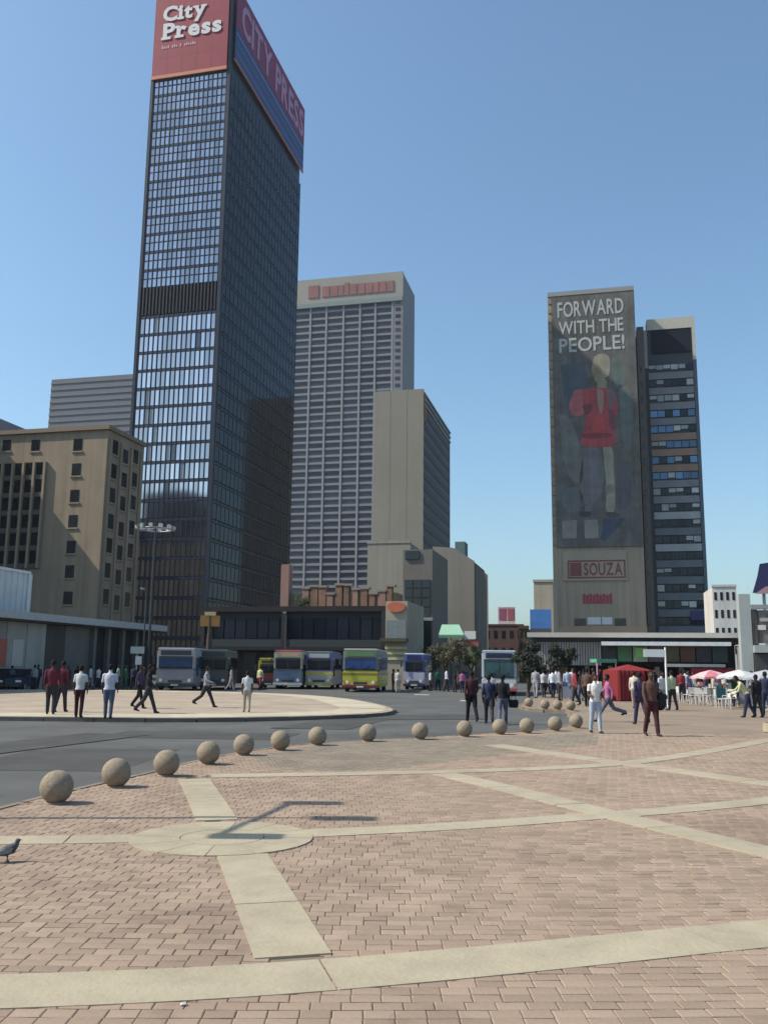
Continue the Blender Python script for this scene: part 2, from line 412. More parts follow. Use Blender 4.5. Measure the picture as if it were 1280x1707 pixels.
for a, b in zip(rp, rp[1:]):
    def inn(p, d): return p + (ctr - p).normalized() * d
    q = [inn(a, .22), inn(b, .22), inn(b, 2.3), inn(a, 2.3)]
    MB().prism([(p.x, p.y, .001) for p in q], (0, 0, .008)).build('rim_slab', RIM, island)

# ================================================================== BUILDINGS
CONC = mat('pale_concrete', (0.30, 0.275, 0.23), 0.9, 0.1, 0.08, streak=0.2)

# ---- the dark glass tower with the red sign
tw = Bld('office_tower', 'tall dark glass tower with red City Press sign on its top', 385, 113, 170)
Wt = -tw.F(254, 122)[0]; Lt = tw.S(502, 285)[0]
z_sign = tw.F(384, 113)[1]; z_top = tw.S(503, 184)[1]
FRAME = mat('tower_frame', (0.026, 0.031, 0.048), 0.4, 0.1, 0.3)
boxpart('wall', FRAME, tw.o, -Wt + .3, -.3, .3, Lt - .3, 0, z_top)
PANE_L = mat('bright_reflect_pane', (0.58, 0.54, 0.55), 0.08, 0.12, 0.06, metal=1.0, island=.24)  # lower front panes: brighter copy of the glass, stronger sky reflection put into the colour
PANE_U = mat('dim_reflect_pane', (0.42, 0.42, 0.46), 0.12, 0.15, 0.06, metal=0.95, island=.22)  # same glass on upper floors, dimmer reflection of the high sky painted in
PANE_R = mat('dim_side_pane', (0.010, 0.014, 0.026), 0.07, 0.25, 0.05, island=.3, spec=.10)  # same glass on the right face, its dimness painted into the colour
z_b0, z_b1 = tw.F(220, 528)[1], tw.F(222, 482)[1]
fl = (z_b0 - tw.F(213, 708)[1]) / 6.0
NC = 16; cw = (Wt - 1.6) / NC
panes = []                                       # (x, z0, z1)
z = z_b0 - .2
floors_low = []
while z > 6: floors_low.append(z); z -= fl
floors_up = []
nup = round((z_sign - z_b1) / fl); fu = (z_sign - z_b1) / nup
for k in range(nup): floors_up.append(z_sign - k * fu)
def pane_cells(tops, f):
    return [(-Wt + .8 + (c + .5) * cw, t - .62 - (f - .72) / 2, f - .72) for t in tops for c in range(NC)]
cl = pane_cells(floors_low[:13], fl) + pane_cells(floors_up[-6:], fu)
cl_rest = pane_cells(floors_low[13:], fl) + pane_cells(floors_up[:-6], fu)
def unit_pane(name, m): return MB().box(-.5, .5, -.06, .06, -.5, .5).mesh(name, m)
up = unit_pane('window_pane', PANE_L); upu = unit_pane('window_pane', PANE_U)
upb = unit_pane('window_pane', mat('drawn_blind', (.42, .43, .45), .35, .1, .3, island=.15)); upo = unit_pane('window_pane', mat('open_window', (.14, .145, .17), .1, .1, .3, metal=.6))
for x, zc, h in cl[:300]:
    r_ = random.random()
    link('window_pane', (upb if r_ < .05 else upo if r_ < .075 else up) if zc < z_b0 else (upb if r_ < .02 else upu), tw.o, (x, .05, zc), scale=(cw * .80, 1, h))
mb = MB()
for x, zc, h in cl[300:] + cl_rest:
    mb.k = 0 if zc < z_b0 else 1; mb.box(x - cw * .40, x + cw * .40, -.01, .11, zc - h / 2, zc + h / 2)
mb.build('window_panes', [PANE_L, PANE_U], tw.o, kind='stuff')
mb = MB()                                        # mullions run up the front, thin transoms in the upper floors
for c in range(NC + 1):
    x = -Wt + .8 + c * cw; mb.box(x - .07, x + .07, -.22, .28, 2, z_b0 - .1).box(x - .07, x + .07, -.22, .28, z_b1, z_sign - .1)
for t in floors_up: mb.box(-Wt + .6, -.8, -.10, .2, t - fu * .55, t - fu * .5)
mb.build('mullions', FRAME, tw.o, kind='stuff')
SPAN = mat('spandrel', (0.042, 0.048, 0.068), 0.3, .15, .2)
usp = MB().box(-Wt + .55, -.65, -.12, .25, -.26, .26).mesh('spandrel', SPAN)
for t in floors_low + floors_up: link('spandrel', usp, tw.o, (0, 0, t - .30))
LOUV = mat('black_louvre', (0.012, 0.014, 0.020), 0.5)
n = 22
ulv = MB().box(-.16, .16, -.18, .26, z_b0, z_b1).mesh('louvre', LOUV)
for k in range(n): link('louvre', ulv, tw.o, (-Wt + .8 + (k + .5) * (Wt - 1.6) / n, 0, 0))
for x0 in (-Wt, -.62): boxpart('corner_column', FRAME, tw.o, x0, x0 + .62, -.3, .5, 0, z_sign if x0 < -1 else z_top)
# side wall: tall panes, floors and fins
zs_b = tw.S(500, 285)[1]
NS = 22; sw = (Lt - 1) / NS
mb = MB(); mf = MB(); sidetops = [z_sign - 1.2 - k * fl for k in range(int((z_sign - 6) / fl))]
for t in sidetops:
    for c in range(NS): mb.box(-.12, .02, .5 + c * sw + .14, .5 + (c + 1) * sw - .14, t - fl + .7, t - .15)
    mf.box(-.2, .06, .4, Lt - .2, t - fl + .05, t - fl + .35)
for c in range(NS + 1): mf.box(-.2, .09, .5 + c * sw - .09, .5 + c * sw + .09, 2, z_sign - 1)
mb.build('side_panes', PANE_R, tw.o, kind='stuff'); mf.build('side_fins', mat('side_fin', (0.014, 0.017, 0.026), .3), tw.o, kind='stuff')
# the signs
RED = mat('sign_red', (0.27, 0.028, 0.045), 0.55, .06, .2); ORNG = mat('sign_orange', (0.55, 0.20, 0.12), .6); WHT = mat('sign_white', (0.66, 0.64, 0.64), .6)
sg = boxpart('sign_panel', RED, tw.o, -Wt + .25, -.75, -.55, -.31, z_sign, z_top + 1)
for k in range(1, 5): boxpart('panel_seam', mat('seam_red', (.20, .022, .035), .6), sg, -Wt + .25 + k * (Wt - 1) / 5 - .04, -Wt + .25 + k * (Wt - 1) / 5 + .04, -.556, -.5, z_sign + .3, z_top + .9)
for k in range(1, 4): boxpart('panel_seam', mat('seam_red', (.20, .022, .035), .6), sg, -Wt + .3, -.8, -.555, -.5, z_sign + k * 4.3 - .04, z_sign + k * 4.3 + .04)
boxpart('sign_edge', ORNG, sg, -Wt + .2, -.7, -.62, -.30, z_sign - .5, z_sign + .25)
ff = lambda a, z, o: Vector((a, -.552 - o, z))
x0, zz0 = tw.F(274, 46); x1, zz1 = tw.F(346, 8)
letters('letter', 'City', ff, (x0, x1, zz0 - .3, tw.F(310, 10)[1]), WHT, sg, bold=.035, serif=True)
x0, zz0 = tw.F(274, 71); x1, _ = tw.F(371, 60)
letters('letter', 'Press', ff, (x0, x1, zz0, tw.F(310, 38)[1]), WHT, sg, bold=.035, serif=True)
x0, zz0 = tw.F(272, 86); x1, zz1 = tw.F(330, 72)
mb = MB()
for k in range(17):
    if k in (4, 8, 10): continue
    xa = x0 + (x1 - x0) * k / 17; mb.box(xa, xa + (x1 - x0) / 17 * .62, -.60, -.54, zz0 + .1, zz0 + (.62 if k % 3 else .85))
mb.build('small_print', mat('sign_pink', (0.62, 0.36, 0.38), .6), sg)
zsm = zs_b + (z_top - zs_b) * .46
PINKR = mat('sign_magenta', (0.27, 0.04, 0.10), 0.55, .1, .3); BLUE = mat('sign_blue', (0.045, 0.075, 0.20), .55, .1, .3)
ss = boxpart('sign_panel', PINKR, tw.o, .31, .55, .8, Lt, zsm, z_top + .6)
letters('letter', 'CITY PRESS', lambda a, z, o: Vector((.552 + o, a, z)), (3.2, Lt - 1.2, zsm + .8, z_top - 1.2), mat('sign_pale_pink', (0.50, 0.27, 0.40), .6), ss, bold=.03)
sb = boxpart('sign_panel', BLUE, tw.o, .31, .52, .8, Lt, zs_b + .4, zsm)
for k, c in enumerate(((0.12, .18, .38), (0.08, .17, .27), (.22, .25, .42))):
    zc = zs_b + .4 + (zsm - zs_b) * (.2 + .28 * k); boxpart('stripe', paint(c, .6), sb, .50, .56, 1, Lt - .2, zc, zc + .45)
boxpart('sign_edge', ORNG, sb, .30, .58, .7, Lt + .1, zs_b - .1, zs_b + .35)
# ---- the far hotel-like grid tower
hb = Bld('concrete_tower', 'grey concrete grid tower with red lettered band at its top, beyond the glass tower', 672, 455, 500)
Wh = -hb.F(462, 470)[0]; Lh = hb.S(691, 500)[0]; Zh = hb.top - GZ
HC = mat('grid_concrete', (0.235, 0.225, 0.24), 0.9, 0.08, 0.02, streak=.12)
boxpart('wall', HC, hb.o, -Wh, 0, 1.2, Lh, 0, Zh)
z_band = hb.F(600, 503)[1]; z_low = hb.F(560, 990)[1]
boxpart('top_band', mat('top_band_concrete', (0.30, 0.275, 0.235), .9, .1, .03), hb.o, -Wh, 0, -.3, 1.3, z_band, Zh + 1)
zs0, zs1 = z_band + (Zh - z_band) * .30, z_band + (Zh - z_band) * .80; random.seed(2)
RLET = mat('faded_red', (0.27, 0.115, 0.105), .8, .25, .08)
xx = -Wh * .74; k = 0
while xx < -Wh * .12:
    wl = random.uniform(2.6, 4.6) if k else 6.5
    boxpart('red_letter', RLET, hb.o, xx, xx + wl, -.7, -.3, zs0, zs1 if k in (0, 4) else zs1 - 1.2); xx += wl + (.7 if k else 2.2); k += 1
boxpart('cornice', mat('green_grey_cornice', (0.20, 0.24, 0.23), .8), hb.o, -Wh + .2, -.2, -.8, .2, z_band - 1.5, z_band + 1.2)
piers = [hb.F(px, 700)[0] for px in (468, 484.5, 513, 540, 569, 597, 623, 652)]
NF = 41; fh = (z_band - z_low) / NF
WIN = mat('tower_window', (0.035, 0.042, 0.058), 0.2, 0.25, 0.05, island=.45)
uw = MB().box(-.5, .5, -.1, .1, -.5, .5).mesh('window', WIN)
usp = MB().box(-.5, .5, -.5, .5, -.5, .5).mesh('floor_slab', HC)
for k in range(NF):
    zc = z_low + (k + .5) * fh
    for a, b in zip(piers, piers[1:]): link('window', uw, hb.o, ((a + b) / 2, 1.1, zc), scale=((b - a) - 1.2, 1, fh * .56))
    link('floor_slab', usp, hb.o, (-Wh / 2, .85, zc - fh * .5), scale=(Wh - .4, .8, fh * .30))
for p in piers: boxpart('pier', mat('pier_concrete', (0.255, .245, .255), .9, .06, .02), hb.o, p - .55, p + .55, .1, 1.3, 0, z_band)
boxpart('corner_wall', mat('grid_corner', (0.20, .185, .195), .9), hb.o, piers[-1] + .8, 0, .2, 1.3, 0, z_band)
mb = MB()
for k in range(NF): mb.box(piers[-1] + 1.9, -1.6, 0, .3, z_low + (k + .25) * fh, z_low + (k + .7) * fh)
mb.build('corner_windows', WIN, hb.o, kind='stuff')

# ---- the cream blind block with a dark side
cb = Bld('cream_block', 'plain beige windowless block with dark right side, in front of the grid tower', 706, 648, 240)
Wc = -cb.F(624, 650)[0]; Lc = cb.S(750, 715)[0]; Zc = cb.top - GZ
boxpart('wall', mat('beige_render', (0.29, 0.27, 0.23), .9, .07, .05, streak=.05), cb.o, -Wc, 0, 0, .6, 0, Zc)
boxpart('body', mat('shaded_side_wall', (0.13, 0.115, 0.11), .8, .1, .05), cb.o, -Wc, -.05, .6, Lc, 0, Zc - .4)  # side turned from the sun: its shade is put into a darker wall colour
for k in range(2, 6, 2): boxpart('panel_joint', mat('joint_line', (.28, .26, .221), .9), cb.o, -Wc + k * Wc / 6 - .05, -Wc + k * Wc / 6 + .05, -.03, .1, 0, Zc - .3)
mb_ = mat('side_window_strip', (.055, .05, .055), .6, spec=.1)
for k in range(17):
    zc = Zc - 4 - k * 3.5
    boxpart('side_window', mb_, cb.o, -.1, .10, 1.2, Lc - 1, zc, zc + 1.5)
boxpart('side_trim', mat('orange_brown', (.26, .13, .07), .8), cb.o, -.1, .25, .6, 3.2, Zc - 9, Zc - 1.2)
for k in range(3): boxpart('roof_rail', mat('pale_trim', (.42, .40, .37), .8), cb.o, -.1, .3, .8, Lc, Zc - 1.2 - k * 1.6, Zc - .8 - k * 1.6)
# its lower front wing, nearer and wider at the left
cw_ = Bld('cream_wing', 'low beige wing below the windowless block, beside the dark narrow building', 684, 905, 150)
boxpart('wall', mat('beige_wing', (0.285, 0.262, 0.215), .9, .08, .06, streak=.12), cw_.o, cw_.F(613, 905)[0], 0, 0, 14, 0, cw_.top - GZ)
boxpart('parapet', CONC, cw_.o, cw_.F(613, 905)[0] - .1, .1, -.1, .5, cw_.top - GZ, cw_.top - GZ + .5)

# ---- low cream building with sloped roof at the street corner
lc = Bld('beige_warehouse', 'low beige blank building with a sloping roof end by the street gap', 790, 935, 130)
pts = [lc.F(*p) for p in [(721, 911), (755, 913), (790, 935)]]
x_l = pts[0][0]; Ll = lc.S(807, 968)[0]
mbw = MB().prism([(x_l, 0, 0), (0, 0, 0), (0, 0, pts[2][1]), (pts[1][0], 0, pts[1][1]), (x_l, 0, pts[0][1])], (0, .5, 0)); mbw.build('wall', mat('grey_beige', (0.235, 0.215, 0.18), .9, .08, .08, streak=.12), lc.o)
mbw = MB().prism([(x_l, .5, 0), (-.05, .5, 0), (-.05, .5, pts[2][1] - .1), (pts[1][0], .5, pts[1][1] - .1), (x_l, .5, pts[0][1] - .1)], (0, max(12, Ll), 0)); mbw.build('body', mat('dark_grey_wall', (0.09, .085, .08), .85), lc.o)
boxpart('roof_box', mat('teal_roof', (.10, .15, .15), .7), lc.o, pts[1][0] - .2, pts[1][0] + 1.3, 3, 6, pts[1][1] - 1, pts[1][1] + 1.3)
for k in range(9): boxpart('side_pier', CONC, lc.o, -.1, .15, 2 + k * 1.6, 2.5 + k * 1.6, 0, pts[2][1] - .5)

# ---- narrow dark glass building
nd = Bld('glass_corner_building', 'narrow dark glass building with a beige top floor', 720, 915, 112)
xl = nd.F(671, 920)[0]; zt = nd.top - GZ
boxpart('wall', mat('nd_wall', (.16, .145, .125), .85, .1, .2), nd.o, xl, 0, .3, 12, 0, zt)
boxpart('top_window', GLASS_DK, nd.o, nd.F(675, 925)[0], nd.F(698, 925)[0], .1, .4, nd.F(685, 932)[1], nd.F(685, 918)[1])
zg1, zg0 = nd.F(700, 965)[1], nd.F(700, 1028)[1]
for k in range(4):
    for j in range(3):
        wx = (0 - xl - .4) / 3; wz = (zg1 - zg0) / 4
        boxpart('window', GLASS_DK, nd.o, xl + .2 + j * wx + .05, xl + .2 + (j + 1) * wx - .05, .1, .45, zg0 + k * wz + .08, zg0 + (k + 1) * wz - .08)
boxpart('ledge', mat('grey_ledge', (.25, .25, .25), .8), nd.o, xl, .1, -.2, .4, zg0 - .5, zg0 - .1)
boxpart('shop_front', mat('green_black_front', (.02, .028, .028), .3), nd.o, xl + .1, -.05, -.05, .35, 0, zg0 - .5)

# ---- podium: long dark glazed hall behind the buses
pd = Bld('podium_building', 'long low dark glazed hall behind the row of buses', 640, 1010, 92)
xl = pd.F(338, 1012)[0]; zt = pd.top - GZ
boxpart('wall', mat('podium_dark', (.025, .026, .03), .6), pd.o, xl, 0, .4, 22, 0, zt - .1)
ROOF_BR = mat('brown_fascia', (.034, .028, .028), .8, .15, .3, spec=.08)
boxpart('fascia', ROOF_BR, pd.o, xl - .2, .2, -.1, 1, zt - .55, zt)
z1, z0 = pd.F(500, 1030)[1], pd.F(500, 1066)[1]
npn = 16; wx = (-xl) / npn
for k in range(npn):
    boxpart('window', mat('podium_glass', (.010, .014, .024), .08, .2, .2, island=.3, spec=.12), pd.o, xl + k * wx + .06, xl + (k + 1) * wx - .06, .2, .45, z0 + .05, z1)
boxpart('sill_band', mat('grey_green_band', (.048, .055, .056), .7, spec=.08), pd.o, xl, .05, -.1, .5, z0 - .75, z0)
boxpart('canopy', mat('black_canopy', (.015, .015, .017), .7), pd.o, xl, .4, -2.2, .4, z0 - 1.15, z0 - .8)
for px in (340, 474, 640):
    x = pd.F(px, 1040)[0]; boxpart('column', mat('grey_column', (.036, .036, .04), .8, spec=.08), pd.o, x - .22, x + .22, -.25, .3, 0, zt - .5)
for k in range(9):
    x = xl + 1 + k * (-xl - 2) / 8; boxpart('shop_door', mat('shop_glass', (.016, .02, .026), .15, .3, .3, island=.4), pd.o, x - .7, x + .7, .25, .5, 0, z0 - 1.4)

# rooftop terrace with orange brick and planting on the podium
rt = Bld('brick_terrace', 'low orange and pink brick terrace building seen above the dark podium', 660, 972, 125)
xl = rt.F(472, 975)[0]; zt = rt.top - GZ
ORB = mat('orange_brick', (.21, .125, .085), .9, .3, .4); PKB = mat('pink_render', (.30, .18, .145), .9, .15, .3)
boxpart('wall', mat('terrace_wall', (.26, .20, .145), .9, .2, .3), rt.o, xl, 0, 0, 10, 0, zt - 1.3)
random.seed(5)
nn = 11
for k in range(nn):
    x = xl + 3 + k * (-xl - 3) / nn; h = zt - 1.3 + random.uniform(.1, 1.5)
    boxpart('brick_pier', ORB if k % 3 else PKB, rt.o, x, x + (-xl - 3) / nn * random.uniform(.55, .9), -.4, .6, 0, h - .4)
    boxpart('coping', mat('terrace_coping', (.27, .23, .18), .9), rt.o, x - .1, x + (-xl - 3) / nn * .9 + .1, -.5, .7, h - .4, h - .1)
boxpart('pink_pillar', PKB, rt.o, xl, xl + 1.2, -1, .5, 0, rt.F(478, 942)[1])

# ---- cream corner shop with round red sign
cs = Bld('corner_shop', 'small cream corner shop with an oval red sign above a grey window band', 679, 1002, 84)
xl = cs.F(643, 1002)[0]; zt = cs.top - GZ
boxpart('wall', mat('shop_cream', (.30, .265, .20), .9, .15, .3), cs.o, xl, 0, 0, 8, 0, zt)
mb = MB().prism([(xl / 2 + math.cos(t) * abs(xl) * .42, 0, cs.F(660, 1012)[1] + math.sin(t) * .48) for t in [2 * math.pi * i / 20 for i in range(20)]], (0, -.25, 0)); mb.build('oval_sign', mat('brick_red', (.42, .12, .07), .7), cs.o)
boxpart('window_band', mat('grey_glass', (.16, .18, .19), .2), cs.o, xl + .1, -.1, -.08, .2, cs.F(660, 1064)[1], cs.F(660, 1034)[1])
boxpart('awning', mat('dark_olive', (.07, .065, .035), .8), cs.o, xl - .3, .1, -1, .2, cs.F(660, 1070)[1], cs.F(660, 1064)[1] - .02)
for k in range(3): boxpart('stripe', mat('pale_yellow', (.50, .44, .22), .8), cs.o, xl, -.05, -.12, .1, cs.F(660, 1082 + 9 * k)[1], cs.F(660, 1078 + 9 * k)[1])

# ---- grey block behind, top left
gb = Bld('grey_block', 'plain blue-grey office block peeking above the beige building', 300, 618, 330)
xl = gb.F(87, 632)[0]; zt = gb.top - GZ
boxpart('wall', mat('blue_grey_wall', (.155, .16, .175), .8, .08, .02, streak=.1), gb.o, xl, 0, 0, 40, 0, zt)
for k in range(14): boxpart('cladding_rail', mat('blue_grey_rail', (.15, .155, .17), .7), gb.o, xl, 0, -.25, .1, zt - 2 - k * 2.6, zt - 1.3 - k * 2.6)

# ---- beige office building on the left
bb = Bld('beige_office', 'beige stone office building with small square windows, half in shade', 181, 716, 112)
xl = bb.F(-420, 735)[0]; Lb = bb.S(241, 749)[0]; zt = bb.top - GZ
STONE = mat('beige_stone', (.30, .232, .165), .92, .12, .25, streak=.22, bump=.15)
boxpart('wall', STONE, bb.o, xl, 0, 0, Lb, 0, zt)
boxpart('cornice', mat('stone_cornice', (.22, .17, .12), .9), bb.o, xl, .35, -.35, Lb + .1, zt, zt + .55)
WINF = mat('office_window', (.014, .015, .017), .2, .3, .5, island=.5, spec=.12)
def window(parent, x0, x1, z0, z1, y=-.0, frame=STONE):
    f = MB().box(x0 - .18, x1 + .18, y - .14, y + .12, z0 - .22, z0 - .02).build('window_sill', frame, parent)
    MB().box(x0, x1, y - .05, y + .06, z0, z1).build('window', WINF, parent)
for py in (741, 782, 826, 868, 911, 952, 996):
    for px in (130.5, -110):
        zz = bb.F(130, py)[1]; x = bb.F(px - (py - 741) * .065, py)[0]
        window(bb.o, x - .62, x + .62, zz - .85, zz + .75)
for px, py in ((60, 742), (12, 742)):
    x, zz = bb.F(px, py); window(bb.o, x - .6, x + .6, zz - .8, zz + .7)
# tall window grid left: glass bays between thin piers
gz1, gz0 = bb.F(30, 772)[1], bb.F(30, 948)[1]
gx1 = bb.F(76, 800)[0]; gx0 = xl + 2
boxpart('glazed_bay', mat('bay_back', (.03, .03, .032), .5), bb.o, gx0, gx1, -.06, .1, gz0, gz1)
nb = int((gx1 - gx0) / 1.55); bw = (gx1 - gx0) / nb
ubp = MB().box(-.16, .16, -.45, -.05, gz0, gz1).mesh('pier', STONE)
for k in range(nb + 1): link('pier', ubp, bb.o, (gx0 + k * bw, 0, 0))
ng = 6; gh = (gz1 - gz0) / ng
for j in range(ng):
    boxpart('spandrel_band', mat('bay_spandrel', (.10, .09, .075), .8), bb.o, gx0, gx1, -.2, 0.02, gz0 + j * gh, gz0 + j * gh + gh * .26)
    for k in range(max(0, nb - 14), nb):
        boxpart('window', WINF, bb.o, gx0 + k * bw + .22, gx0 + (k + 1) * bw - .22, -.12, .0, gz0 + j * gh + gh * .3, gz0 + (j + 1) * gh - .1)
for j, py in enumerate((742, 782, 822, 866, 906, 948, 992)):
    for k, fr in enumerate((.2, .48, .76)):
        yc = Lb * fr; zz = bb.F(130, py)[1] - (.6 if k == 1 else 0)
        MB().box(-.06, .05, yc - .7, yc + .7, zz - 1.0, zz + .9).build('window', WINF, bb.o)
        MB().box(-.1, .16, yc - .9, yc + .9, zz - 1.25, zz - 1.02).build('window_sill', STONE, bb.o)
for k in range(4): boxpart('corner_pier', STONE, bb.o, -.1, .22, Lb * (.05 + .28 * k), Lb * (.05 + .28 * k) + .5, 0, zt - 1)

# neighbours behind it and to its left (their roof and their shade are what the photo shows)
nbk = Bld('dark_roofed_building', 'building with a dark blue pitched roof peeking over the beige office at far left', 42, 722, 158)
xl2 = nbk.F(-160, 722)[0]; zt2 = nbk.top - GZ
boxpart('wall', CONC, nbk.o, xl2, 0, 0, 18, 0, zt2 - 1)
zr = nbk.F(4, 699)[1]
MB().prism([(xl2, -.5, zt2 - 1), (.5, -.5, zt2 - 1), (nbk.F(4, 700)[0], -.5, zr), (xl2, -.5, zr + 1.5)], (0, 19, 0)).build('roof', mat('dark_blue_roof', (.03, .035, .07), .6), nbk.o)

# ---- left: long canopy, corrugated box above it, shop walls below
ks = ground(0, 1155, GZ); dirU = U
P0 = Vector((-27.0, 58.0, 0))
ca = empty('canopy_arcade', P0 + Vector((0, 0, GZ)), -GA, 'long flat grey canopy over a shop arcade at the left', 'arcade')
GREYC = mat('grey_canopy', (.30, .31, .30), .75, .12, .5)
boxpart('canopy_slab', GREYC, ca, -7, 2.2, -30, 24, 4.75, 5.15)
boxpart('fascia', mat('pale_fascia', (.34, .36, .36), .7), ca, 2.2, 2.32, -30, 24, 4.72, 5.22)
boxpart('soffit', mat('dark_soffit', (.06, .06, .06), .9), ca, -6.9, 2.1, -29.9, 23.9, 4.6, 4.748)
def ca_y(px):                                    # where the photo column px meets the arcade wall
    d = ray(px, 1080); n = V; P_ = P0 - V * 1.2; t = (P_ - Vector((0, 0, CAM_H))).dot(n) / d.dot(n)
    return (Vector((0, 0, CAM_H)) + d * t - P0).dot(U)
brk = [-30, ca_y(10), ca_y(44), ca_y(76), ca_y(108), ca_y(150), 23.5]
for k, (c, nm) in enumerate((((.25, .25, .235), 'wall_panel'), ((.29, .29, .27), 'wall_panel'), ((.31, .31, .285), 'wall_panel'), ((.07, .068, .06), 'shop_window'), ((.14, .138, .126), 'wall_panel'), ((.02, .024, .024), 'shop_window'))):
    boxpart(nm, mat('arcade_%d' % k, c, .8, .15, .6, streak=.2), ca, .8, 1.2, brk[k] + .03, brk[k + 1] - .03, 0, 4.58)
for px in (152, 176, 200, 222): boxpart('pillar', mat('arcade_pillar', (.13, .13, .125), .8), ca, 1.21, 1.55, ca_y(px) - .2, ca_y(px) + .2, 0, 4.6)
for k, px in enumerate((2, 30)): boxpart('poster', paint(((.34, .10, .08), (.40, .39, .36))[k], .7), ca, 1.201, 1.24, ca_y(px) - .6, ca_y(px) + .6, 1.6, 3.4)
kb = empty('corrugated_box', P0 + Vector((0, 0, GZ + 5.17)), -GA, 'pale corrugated metal box with a red round logo standing on the grey canopy', 'kiosk')
CORR = mat('corrugated_steel', (.50, .53, .54), .5, .08, .6)
mb = MB(); y = -16.0; yend = 6.6
while y < yend:
    mb.add([(0, y, 0), (0, y + .3, 0), (0, y + .3, 2.95), (0, y, 2.95)], [(0, 1, 2, 3)])
    mb.add([(0, y + .3, 0), (.09, y + .36, 0), (.09, y + .36, 2.95), (0, y + .3, 2.95)], [(0, 1, 2, 3)])
    mb.add([(.09, y + .36, 0), (.09, y + .6, 0), (.09, y + .6, 2.95), (.09, y + .36, 2.95)], [(0, 1, 2, 3)])
    mb.add([(.09, y + .6, 0), (0, y + .66, 0), (0, y + .66, 2.95), (.09, y + .6, 2.95)], [(0, 1, 2, 3)]); y += .66
mb.build('corrugated_wall', CORR, kb)
boxpart('body', CORR, kb, -4, -.03, -16, 6.6, 0, 2.9)
boxpart('roof_trim', mat('white_trim', (.62, .64, .64), .6), kb, -4, .16, -16, 6.75, 2.951, 3.13)
boxpart('corner_trim', mat('white_trim', (.62, .64, .64), .6), kb, -.05, .14, 6.6, 6.78, 0, 2.95)
pl = boxpart('logo_panel', mat('pale_panel', (.62, .56, .58), .7), kb, .09, .16, -8, .6, .3, 2.8)
MB().prism([(.161, -.3 + math.cos(t) * .75, 1.75 + math.sin(t) * .62) for t in [2 * math.pi * i / 24 for i in range(24)]], (.05, 0, 0)).build('logo', mat('logo_maroon', (.28, .03, .08), .6), pl)

# ---- right tower with the painted banner
rtw = Bld('banner_tower', 'slab tower covered by a huge dark banner of a figure in a red jacket', 1056, 484, 185)
xl = rtw.F(912, 491)[0]; zt = rtw.top - GZ
TAN = mat('tan_concrete', (.36, .295, .22), .9, .12, .05, streak=.25)
boxpart('wall', TAN, rtw.o, xl, 0, 0, 30, 0, zt)
boxpart('roof_rail', mat('rail_grey', (.28, .28, .28), .7), rtw.o, xl, 0, -.3, 0, zt, zt + 1)
zbn = rtw.F(990, 912)[1]
bn = boxpart('banner', mat('banner_slate', (.132, .126, .118), .8, .4, .22, streak=.25), rtw.o, xl + .9, -.15, -.35, -.05, zbn, zt - .5)
for k in range(26): boxpart('edge_bracket', mat('bracket', (.28, .21, .15), .8), rtw.o, xl + .1, xl + .85, -.25, -.02, zbn + k * (zt - zbn) / 26 + .5, zbn + k * (zt - zbn) / 26 + 1.5)
LETT = mat('banner_letter', (.42, .43, .41), .8)
fb = lambda a, z, o: Vector((a, -.352 - o, z))
for s, (pa, pb, pc, pdx) in {'FORWARD': (929, 1038, 527, 497), 'WITH THE': (931, 1038, 556, 530), 'PEOPLE!': (932, 1040, 586, 558)}.items():
    xa, za = rtw.F(pa, pc); xb, zb_ = rtw.F(pb, pdx)
    letters('letter', s, fb, (xa, xb, rtw.F(985, pc)[1], rtw.F(985, pdx + 4)[1]), LETT, bn, bold=.015, thick=.06)
def poly(nm, pts, col, o):
    P = [Vector((*rtw.F(*p), 0)) for p in pts]; P = smooth(P + [P[0]], 2)[:-1] if nm != 'print_block' else P
    MB().prism([(x, -.352, z) for x, z, _ in P], (0, -o, 0)).build(nm, mat('print_%02d%02d%02d' % tuple(int(c * 99) for c in col), (col[0] * 1.04, col[1] * .98, col[2] * .84), .85, .22, .35, streak=.15), bn)
Z = lambda x, y: (920 + x / 4.875, 580 + y / 4.875)
for pts, c in (([Z(70, 150), Z(240, 100), Z(330, 340), Z(220, 420), Z(110, 560)], (0.086, 0.109, 0.155)), ([Z(60, 540), Z(150, 560), Z(260, 900), Z(240, 1150), Z(90, 1000)], (0.155, 0.167, 0.178)), ([Z(480, 90), Z(600, 110), Z(590, 330), Z(500, 330)], (0.115, 0.149, 0.161)),
               ([Z(540, 300), Z(660, 330), Z(640, 900), Z(560, 760)], (0.127, 0.155, 0.172)), ([Z(250, 820), Z(420, 810), Z(420, 1250), Z(200, 1300)], (0.161, 0.161, 0.190)), ([Z(80, 1150), Z(240, 1120), Z(260, 1330), Z(90, 1350)], (0.138, 0.149, 0.178)), ([Z(520, 900), Z(650, 950), Z(640, 1300), Z(520, 1340)], (0.109, 0.115, 0.149))): poly('print_shade', pts, c, .012)
poly('print_hair', [Z(340, 75), Z(400, 45), Z(468, 70), Z(470, 200), Z(445, 250), Z(340, 240), Z(318, 170)], (0.284, 0.277, 0.243), .02)
poly('print_face', [Z(330, 160), Z(365, 130), Z(400, 150), Z(405, 250), Z(375, 290), Z(340, 275)], (0.270, 0.223, 0.182), .026)
poly('print_face', [Z(315, 240), Z(345, 250), Z(350, 300), Z(320, 300)], (0.121, 0.108, 0.108), .028)
poly('print_neck', [Z(365, 260), Z(440, 240), Z(445, 345), Z(365, 350)], (0.270, 0.243, 0.203), .024)
poly('print_arm', [Z(180, 350), Z(250, 335), Z(280, 450), Z(255, 560), Z(170, 555), Z(125, 480)], (0.367, 0.131, 0.163), .03)
